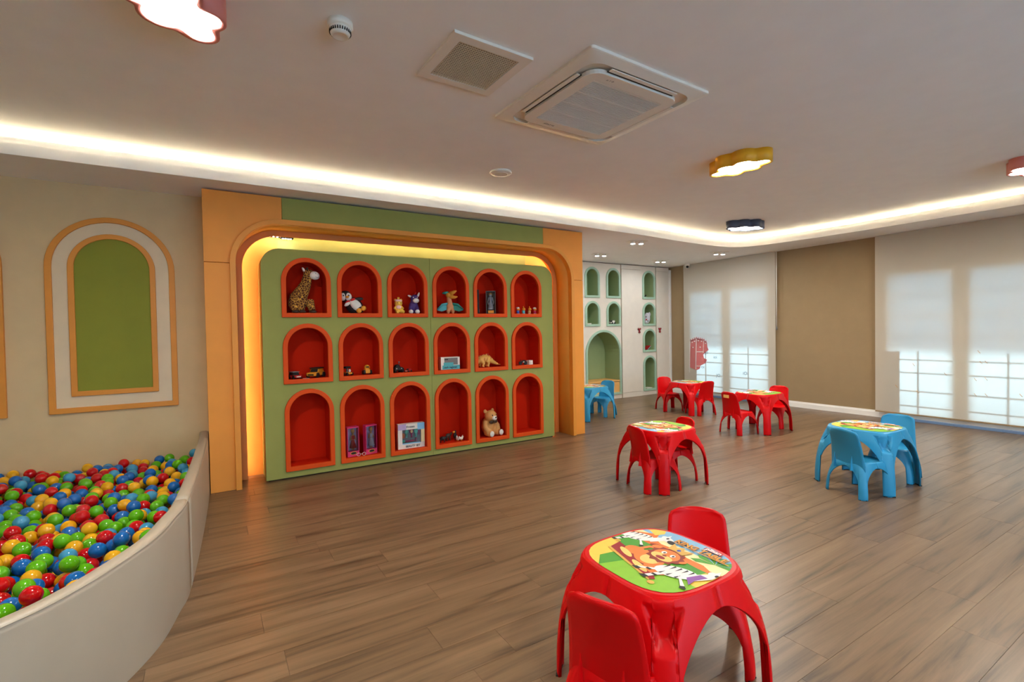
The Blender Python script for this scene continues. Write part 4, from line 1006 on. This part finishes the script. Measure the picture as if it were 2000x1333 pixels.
# four tiny figurines
for k, (u, lab, bm, hm, ear) in enumerate(((1011.5, 'tiny figurine in blue with a white cap, leftmost of the four', 'print_blue', 'plush_white', 0), (1022.5, 'tiny figurine with teal coat and pointed ear', 'box_teal', 'toy_yellow', 1), (1034, 'tiny tan figurine with a long upright ear', 'plush_tan', 'toy_yellow', 1), (1044.5, 'tiny figurine in pink with a white cap, rightmost of the four', 'magenta', 'plush_white', 0))):
    t = toy('animal_figurine', lab, 'figurine', spot(u, 612, 0, 5.24), 0, 'four figurines in the top right niche')
    b = MB().ell((0, 0, .03), (.022, .018, .026)); B_('body', b, bm, t)
    B_('head', MB().ell((.004, -.004, .062), (.022, .02, .02)), 'toy_yellow', t)
    for s in (-1, 1): B_('foot', MB().ell((.012*s, -.008, .005), (.01, .013, .005), seg=10, rings=6), 'plush_pink', t)
    if ear: B_('ear', MB().tube([(.0, 0, .075), (-.006+.004*k, 0, .103)], [.007, .004], seg=8), 'toy_yellow', t)
    else: B_('cap', MB().ell((0, 0, .075), (.025, .022, .015)), 'plush_white', t)
# ---- middle row
def car(name, label, loc, rz, L, body, roof, s=1, rack=None, cat='toy car'):
    t = toy(name, label, cat, loc, rz)
    w = L*.5; h = L*.42; wr = L*.13
    B_('body', MB().box(-w/2, w/2, -L/2, L/2, wr*.7, wr*.7+h*.42), body, t, bevel=L*.05)
    c = MB(); z0 = wr*.7+h*.4; z1 = z0+h*.45
    c.add([(-w*.46, -L*.22, z0), (w*.46, -L*.22, z0), (w*.46, L*.4, z0), (-w*.46, L*.4, z0), (-w*.4, -L*.1, z1), (w*.4, -L*.1, z1), (w*.4, L*.36, z1), (-w*.4, L*.36, z1)], [(0, 3, 2, 1), (4, 5, 6, 7), (0, 1, 5, 4), (1, 2, 6, 5), (2, 3, 7, 6), (3, 0, 4, 7)])
    B_('cabin', c, roof, t, bevel=L*.02)
    B_('windscreen', MB().add([(-w*.38, -L*.215, z0+h*.06), (w*.38, -L*.215, z0+h*.06), (w*.34, -L*.125, z1-h*.06), (-w*.34, -L*.125, z1-h*.06)], [(0, 1, 2, 3)]), 'toy_black', t)
    B_('bumper', MB().box(-w*.3, w*.3, -L*.515, -L*.49, wr*1.0, wr*1.5), 'toy_black' if body != 'toy_red' else 'toy_white', t)
    for x in (-w*.5, w*.5):
        for y in (-L*.3, L*.3): B_('wheel', wheel(MB(), (x, y, wr), wr, L*.09), 'toy_black', t)
    if rack: B_('roof_rack', MB().box(-w*.48, w*.48, -L*.2, L*.42, z1, z1+h*.12), rack, t, bevel=L*.015)
    return t
car('toy_truck', 'red and black toy truck at the left of a middle row niche', spot(576, 735, 1, 5.26), D2(20), .145, 'toy_red', 'toy_black', rack='toy_grey')
car('toy_jeep', 'yellow toy jeep with a black canopy and a paper tag in front', spot(617, 730, 1, 5.30), D2(-38), .2, 'toy_yellow', 'toy_yellow', rack='toy_black')
t = spot(598, 737, 1, 5.225); o = build('paper_tag', MB().box(t[0]-.03, t[0]+.03, t[1]-.022, t[1]+.022, t[2], t[2]+.002), 'paper'); tag(o, 'small white paper tag lying in front of the yellow jeep', 'tag')
t = toy('toy_buggy', 'tiny black toy buggy with raised canopy', 'toy car', spot(679, 728, 1, 5.27), D2(25))
B_('chassis', MB().box(-.025, .025, -.045, .045, .015, .035), 'toy_yellow', t, bevel=.004); B_('canopy', MB().box(-.035, .03, -.02, .04, .075, .095), 'toy_black', t, bevel=.006); B_('post', MB().box(-.008, .008, .0, .015, .035, .076), 'toy_grey', t); B_('driver', MB().ell((.01, -.02, .05), (.012, .012, .018)), 'toy_white', t)
for x in (-.03, .03):
    for y in (-.03, .03): B_('wheel', wheel(MB(), (x, y, .017), .017, .014), 'toy_black', t)
t = toy('toy_tractor', 'small yellow toy vehicle facing the room between black wheels', 'toy car', spot(717, 728, 1, 5.28))
B_('body', MB().box(-.026, .026, -.035, .04, .012, .06), 'toy_yellow', t, bevel=.006); B_('cab', MB().ell((0, .0, .075), (.03, .03, .028)), 'toy_yellow', t); B_('windscreen', MB().ell((0, -.024, .078), (.018, .008, .01)), 'toy_black', t)
for s in (-1, 1): B_('wheel', wheel(MB(), (.034*s, -.015, .024), .024, .02), 'toy_black', t); B_('wheel', wheel(MB(), (.034*s, .03, .02), .02, .018), 'toy_black', t)
t = toy('toy_tank', 'small black toy all-terrain vehicle with a mast', 'toy car', spot(776, 724, 1, 5.27), D2(10))
B_('hull', MB().box(-.05, .05, -.04, .05, .022, .06), 'toy_black', t, bevel=.008); B_('turret', MB().ell((.005, .01, .068), (.034, .03, .022)), 'toy_black', t); B_('mast', MB().tube([(.025, .01, .075), (.028, .01, .11)], .003), 'toy_grey', t); B_('lamp', MB().ell((.028, .01, .112), .009), 'toy_grey', t)
for x in (-.045, .045):
    for y in (-.028, .034): B_('wheel', wheel(MB(), (x, y, .026), .026, .022), 'toy_black', t)
for s in (-1, 1): B_('headlight', MB().ell((.03*s, -.042, .045), .006, seg=8, rings=5), 'toy_white', t)
car('toy_car', 'tiny red toy car next to the black toy vehicle', spot(797.5, 725, 1, 5.25), D2(-55), .085, 'toy_red', 'toy_red')
t = toy('toy_register_box', 'white and teal toy box lettered cash register', 'toy box', spot(877.5, 715, 1, 5.28), D2(-3))
B_('carton', MB().box(-.118, .118, -.04, .04, 0, .145), 'box_white', t, bevel=.002)
B_('window', MB().box(-.075, .09, -.0415, -.0402, .055, .135), 'box_grey', t)
B_('band', MB().box(-.1, .116, -.0425, -.0402, .004, .05), 'box_teal', t); B_('band', MB().box(-.085, .035, -.0428, -.0416, .05, .082), 'box_teal', t)
tx = MB(); add_text(tx, 'cash register', .032, lambda a, b: (a, -.0432, .026+b), 0, bold=.001); B_('lettering', tx, 'ink', t)
B_('logo', MB().box(-.074, -.03, -.0428, -.0416, .112, .122), 'toy_black', t)
# spiny dinosaur
t = toy('dinosaur_figure', 'sand coloured dinosaur figure with a row of back plates and long tail', 'toy figure', spot(950, 712, 1, 5.28))
b = MB(); b.tube([(-.13, 0, .05), (-.09, 0, .09), (-.03, 0, .105), (.03, 0, .095), (.09, 0, .06), (.15, 0, .03), (.205, 0, .018)], [.02, .042, .05, .044, .026, .013, .003], seg=12)
for x, y in ((-.07, -.035), (.0, -.035), (-.075, .03), (.005, .03)): b.tube([(x, y*.6, .08), (x+.015, y, .045), (x, y, .012), (x+.02, y*1.1, .008)], [.026, .018, .013, .01], seg=10)
B_('body', b, 'dino_sand', t, remesh=.005)
for k in range(13):
    x = -.11+k*.022; zt = .125+.03*math.sin((x+.13)*9) if x < .03 else .14-(x-.03)*.72; zt = max(zt, .03)
    z0 = zt-.012; s = .016 if x < .08 else .01
    B_('back_plate', MB().add([(x-s*.7, -.004, z0), (x+s*.7, -.004, z0), (x+s*.7, .004, z0), (x-s*.7, .004, z0), (x+s*.2, 0, z0+s*1.7)], [(0, 1, 4), (1, 2, 4), (2, 3, 4), (3, 0, 4), (0, 3, 2, 1)]), 'dino_sand' if k % 2 else 'dino_red', t)
for x in (-.05, -.01, .04): B_('stripe', MB().ell((x, -.042 if x < .03 else -.034, .1), (.005, .008, .022), rot=(0, .2, 0), seg=8, rings=6), 'dino_red', t)
t = toy('toy_motorbike', 'tiny black toy motorbike leaning by a small white box', 'toy car', spot(1021.5, 710, 1, 5.26), 0)
for x in (-.038, .034): B_('wheel', wheel(MB(), (x, 0, .024), .024, .014, axis='y'), 'toy_black', t)
B_('frame', MB().tube([(-.038, 0, .028), (-.01, 0, .045), (.012, 0, .04), (.034, 0, .026)], [.008, .012, .012, .007]).tube([(-.03, 0, .05), (-.036, 0, .066)], .006), 'toy_black', t); B_('seat', MB().ell((.02, 0, .055), (.024, .012, .008)), 'toy_black', t); B_('tank', MB().ell((.004, -.01, .036), (.012, .008, .01)), 'toy_white', t)
t = toy('small_box', 'small white gift box right of the toy motorbike', 'box', spot(1034.5, 710, 1, 5.25), D2(4)); B_('carton', MB().box(-.03, .03, -.03, .03, 0, .056), 'box_white', t, bevel=.002); B_('label_patch', MB().box(-.018, .018, -.031, -.0302, .016, .04), 'paper', t)
# ---- bottom row
def doll_box(u, lab, dress, tilt):
    t = toy('doll_box', lab, 'toy box', spot(u, 880, 2, 5.27), D2(tilt), 'pink doll boxes')
    B_('carton', MB().box(-.062, .062, .028, .04, 0, .31).box(-.062, -.056, -.035, .028, 0, .31).box(.056, .062, -.035, .028, 0, .31).box(-.056, .056, -.035, .028, 0, .055).box(-.056, .056, -.035, .028, .298, .31), 'box_pink', t)
    B_('lining', MB().box(-.055, .055, .022, .0278, .055, .298), 'box_lilac', t)
    d = MB(); d.ell((.01, 0, .25), (.015, .015, .019)); d.tube([(.01, 0, .235), (.01, 0, .17)], [.007, .017]); 
    for s in (-1, 1): d.tube([(.01+.014*s, 0, .215), (.01+.03*s, -.004, .165)], [.006, .005]); d.tube([(.01+.008*s, 0, .12), (.01+.008*s, 0, .062)], [.008, .006])
    B_('doll', d, 'plush_tan', t); B_('hair', MB().ell((.012, .006, .258), (.019, .016, .024)), 'gold_hair', t); B_('dress', MB().tube([(.01, 0, .215), (.01, 0, .165), (.01, 0, .085)], [.019, .016, .036]), dress, t)
    B_('badge', MB().prism(blob(.0, .034, .036, .017), lambda a, b, dd_: (a, dd_, b), -.0375, -.0352), 'toy_yellow', t); B_('badge_centre', MB().prism(blob(.0, .034, .03, .0125), lambda a, b, dd_: (a, dd_, b), -.0385, -.0374), 'toy_black', t)
    B_('front_film', MB().box(-.056, .056, -.0362, -.0352, .056, .298), 'clear_film', t)
doll_box(688, 'pink doll box with a doll in red, left of the pair', 'toy_red', 8)
doll_box(723.5, 'pink doll box with a doll in white, right of the pair', 'doll_silver', 8)
t = toy('toy_glasses', 'tiny clear toy glasses in front of the doll boxes', 'toy glasses', spot(706, 886, 2, 5.205))
gl = MB()
for s in (-1, 1): gl.tube([(.028*s+.018*math.cos(a), 0, .02+.016*math.sin(a)) for a in [2*PI*i/16 for i in range(17)]], .002, seg=6, caps=False); gl.tube([(.046*s, 0, .026), (.05*s, .05, .008)], .002, seg=6)
gl.tube([(-.01, 0, .022), (.01, 0, .022)], .002, seg=6); B_('rims', gl, 'plush_white', t)
t = toy('beauty_set_box', 'wide pastel toy box with a window of brushes and mirrors, lettered beauty set', 'toy box', spot(802.5, 868, 2, 5.26), D2(-2))
W2, H2 = .152, .275
B_('carton', MB().box(-W2, W2, .03, .036, 0, H2).box(-W2, -.105, -.03, .03, 0, H2).box(.11, W2, -.03, .03, 0, H2).box(-.105, .11, -.03, .03, 0, .052).box(-.105, .11, -.03, .03, .21, H2), 'box_white', t)
B_('tray', MB().box(-.104, .109, .02, .029, .053, .209), 'box_grey', t)
B_('print', MB().box(-W2, -.06, -.0325, -.0305, .212, H2), 'box_lilac', t); B_('print', MB().box(.07, W2, -.0325, -.0305, .2, H2), 'box_blue', t); B_('print', MB().box(.112, W2, -.0325, -.0305, .06, .2), 'print_pale', t); B_('print', MB().box(-.104, .1, -.0325, -.0305, .05, .062), 'box_blue', t)
tx = MB(); add_text(tx, 'BEAUTY SET', .03, lambda a, b: (a+.015, -.0332, .024+b), 0, bold=.001); add_text(tx, 'Frozen', .034, lambda a, b: (a-.01, -.0332, .24+b), 0, bold=.0008); B_('lettering', tx, 'ink', t)
for x, mat_ in ((-.045, 'mint'), (.01, 'magenta'), (.06, 'mint')):
    B_('brush', MB().ell((x, .0, .18), (.022, .008, .026)).tube([(x, 0, .16), (x, 0, .115)], [.011, .007]), mat_, t)
B_('mirror', MB().ell((.01, -.006, .182), (.014, .004, .018)), 'print_tan', t)
B_('comb', MB().box(-.06, .04, -.004, .006, .07, .084), 'magenta', t); B_('lipstick', MB().box(.055, .066, -.006, .006, .066, .1), 'magenta', t); B_('lipstick', MB().box(.09, .102, -.006, .006, .135, .195), 'magenta', t); B_('bangle', MB().ell((-.085, 0, .14), (.018, .006, .03)), 'print_orange', t); B_('jar', MB().ell((-.085, -.004, .08), (.02, .01, .015)), 'mint', t)
B_('front_film', MB().box(-.104, .109, -.0312, -.0302, .053, .209), 'clear_film', t)
def beast(u, v, lab, name, mat_, L, H, y=5.27, rz=0, tail=None):
    t = toy(name, lab, 'toy animal', spot(u, v, 2, y), rz, 'toy farm animals')
    b = MB(); b.ell((0, 0, H*.62), (L*.36, L*.2, H*.28)); b.tube([(L*.25, 0, H*.68), (L*.42, 0, H*.82)], [H*.17, H*.12]); b.ell((L*.46, 0, H*.84), (L*.13, L*.09, H*.12))
    for x in (-L*.22, L*.2):
        for yy in (-L*.1, L*.1): b.tube([(x, yy, H*.5), (x, yy, 0.002)], [H*.09, H*.06], seg=8)
    B_('body', b, mat_, t, remesh=.003)
    if tail: B_('tail', MB().ell((-L*.42, -.0, H*.62), (L*.07, L*.06, H*.16)), tail, t)
    for s in (-1, 1): B_('ear', MB().ell((L*.4, s*L*.08, H*.95), (L*.03, L*.03, H*.07), seg=8, rings=6), mat_, t)
beast(864.5, 866, 'black toy cow at the left of the bottom niche', 'toy_cow', 'toy_black', .1, .085, 5.26, D2(-20), 'toy_white')
beast(875.5, 862, 'dark brown toy horse behind the black toy cow', 'toy_horse', 'plush_brown', .1, .1, 5.32, D2(10))
t = toy('toy_rooster', 'black toy rooster with an orange crest', 'toy animal', spot(889, 860, 2, 5.31), 0, 'toy farm animals')
B_('body', MB().ell((0, 0, .055), (.022, .018, .036)), 'toy_black', t); B_('crest', MB().ell((-.012, 0, .098), (.018, .01, .012)), 'toy_yellow', t); B_('head', MB().ell((.004, 0, .1), (.012, .01, .018)), 'toy_black', t); B_('tail', MB().tube([(.015, 0, .05), (.036, 0, .028)], [.012, .004]), 'toy_black', t)
for s in (-1, 1): B_('leg', MB().tube([(0, .008*s, .03), (0, .008*s, .001)], .004), 'plush_brown', t)
for u, lab, ang in ((894.5, 'white toy lamb left of the white hen', 90), (901, 'white toy hen at the right of the toy animals', 20)):
    t = toy('toy_bird' if 'hen' in lab else 'toy_lamb', lab, 'toy animal', spot(u, 868, 2, 5.235), D2(ang), 'toy farm animals')
    b = MB(); b.ell((0, 0, .028), (.026, .02, .018)); b.ell((.024, 0, .045), (.012, .012, .014)); b.tube([(-.015, 0, .032), (-.036, 0, .058)], [.014, .005])
    B_('body', b, 'toy_white', t, remesh=.003)
    for s in (-1, 1): B_('leg', MB().tube([(0, .009*s, .018), (.002, .009*s, .001)], .004), 'toy_yellow', t)
    B_('comb', MB().ell((.026, 0, .06), (.006, .004, .005), seg=8, rings=5), 'plush_pink', t)
# teddy bear, sitting, turned to the right
t = toy('teddy_bear', 'sitting tan teddy bear with white paws and a dark bow tie', 'plush toy', spot(957, 850, 2, 5.29), D2(14))
b = MB(); b.ell((0, .03, .115), (.09, .085, .115)); b.ell((0, -.02, .245), (.082, .075, .072))
for s in (-1, 1):
    b.ell((.062*s, .015, .305), (.026, .016, .026)); b.tube([(.07*s, .01, .175), (.098*s, -.03, .115), (.085*s, -.06, .07)], [.036, .034, .03], seg=12); b.tube([(.05*s, -.0, .05), (.075*s, -.085, .045)], [.05, .042], seg=12)
B_('body', b, 'plush_tan', t, remesh=.007)
B_('muzzle', MB().ell((0, -.085, .225), (.036, .03, .03)), 'plush_white', t); B_('nose', MB().ell((0, -.114, .236), (.012, .008, .009)), 'plush_brown', t)
for s in (-1, 1): B_('eye', MB().ell((.03*s, -.084, .262), .008, seg=10, rings=6), 'plush_black', t); B_('paw', MB().ell((.078*s, -.122, .045), (.034, .016, .036)), 'plush_white', t)
bw = MB(); bw.ell((0, -.075, .178), .014)
for s in (-1, 1): bw.ell((.035*s, -.068, .178), (.034, .014, .02))
B_('bow_tie', bw, 'plush_brown', t)
# ---- things in the cream cabinets
CZ = lambda z0: z0+CF-.002
def cpos(u, v, z0, y=YC+.08): return (PY(u, v, y).x, y, CZ(z0))
p = cpos(1148, 630, 1.46); t = toy('paper_stack', 'thin white booklet lying in the lower left sage niche', 'booklet', p); B_('pages', MB().box(-.05, .05, -.05, .05, 0, .018), 'paper', t); B_('cover', MB().box(-.052, .052, -.052, .052, .018, .021), 'plush_white', t)
car('white_toy_car', 'white toy car in the sage niche above the bench nook', cpos(1195, 632, 1.46), D2(-75), .16, 'toy_white', 'toy_white', rack='toy_grey')
p = cpos(1258.5, 580, 2.02); t = toy('dark_toy', 'tiny dark toy at the bottom of the top right sage niche', 'toy', p); B_('body', MB().ell((0, 0, .02), (.03, .03, .02)), 'toy_black', t); B_('head', MB().ell((.02, -.02, .04), .015), 'toy_black', t)
t = toy('lace_mask', 'white and grey lacy toy head standing in the second sage niche of the column', 'toy', cpos(1264, 632, 1.458), D2(-20))
b = MB(); b.ell((0, 0, .12), (.07, .035, .12)); b.ell((.05, 0, .2), (.03, .025, .05)); b.ell((-.02, 0, .035), (.05, .04, .035)); B_('body', b, 'doll_silver', t, remesh=.006)
for x, z in ((-.03, .09), (-.035, .15), (.0, .06)): B_('patch', MB().ell((x, -.03, z), (.015, .012, .018)), 'plush_red' if z == .09 else 'toy_grey', t)
t = toy('picture_book', 'small red and blue picture book leaning in the third niche of the column', 'book', cpos(1264, 684, .903, YC+.12))
m_ = Matrix.Rotation(.9, 4, 'Y'); B_('cover', MB().box(-.01, .0, -.06, .06, .0, .13, mat=Matrix.Translation((-.06, 0, .003)) @ m_), 'toy_red', t); B_('pages', MB().box(.001, .012, -.058, .058, .0, .125, mat=Matrix.Translation((-.06, 0, .006)) @ m_), 'box_blue', t)
t = toy('open_papers', 'white papers lying in the bottom niche of the cabinet column', 'papers', cpos(1265, 757, .088)); B_('sheet', MB().box(-.08, .06, -.06, .06, 0, .006), 'paper', t); B_('sheet', MB().box(-.06, .09, -.05, .08, .006, .012), 'paper', t)
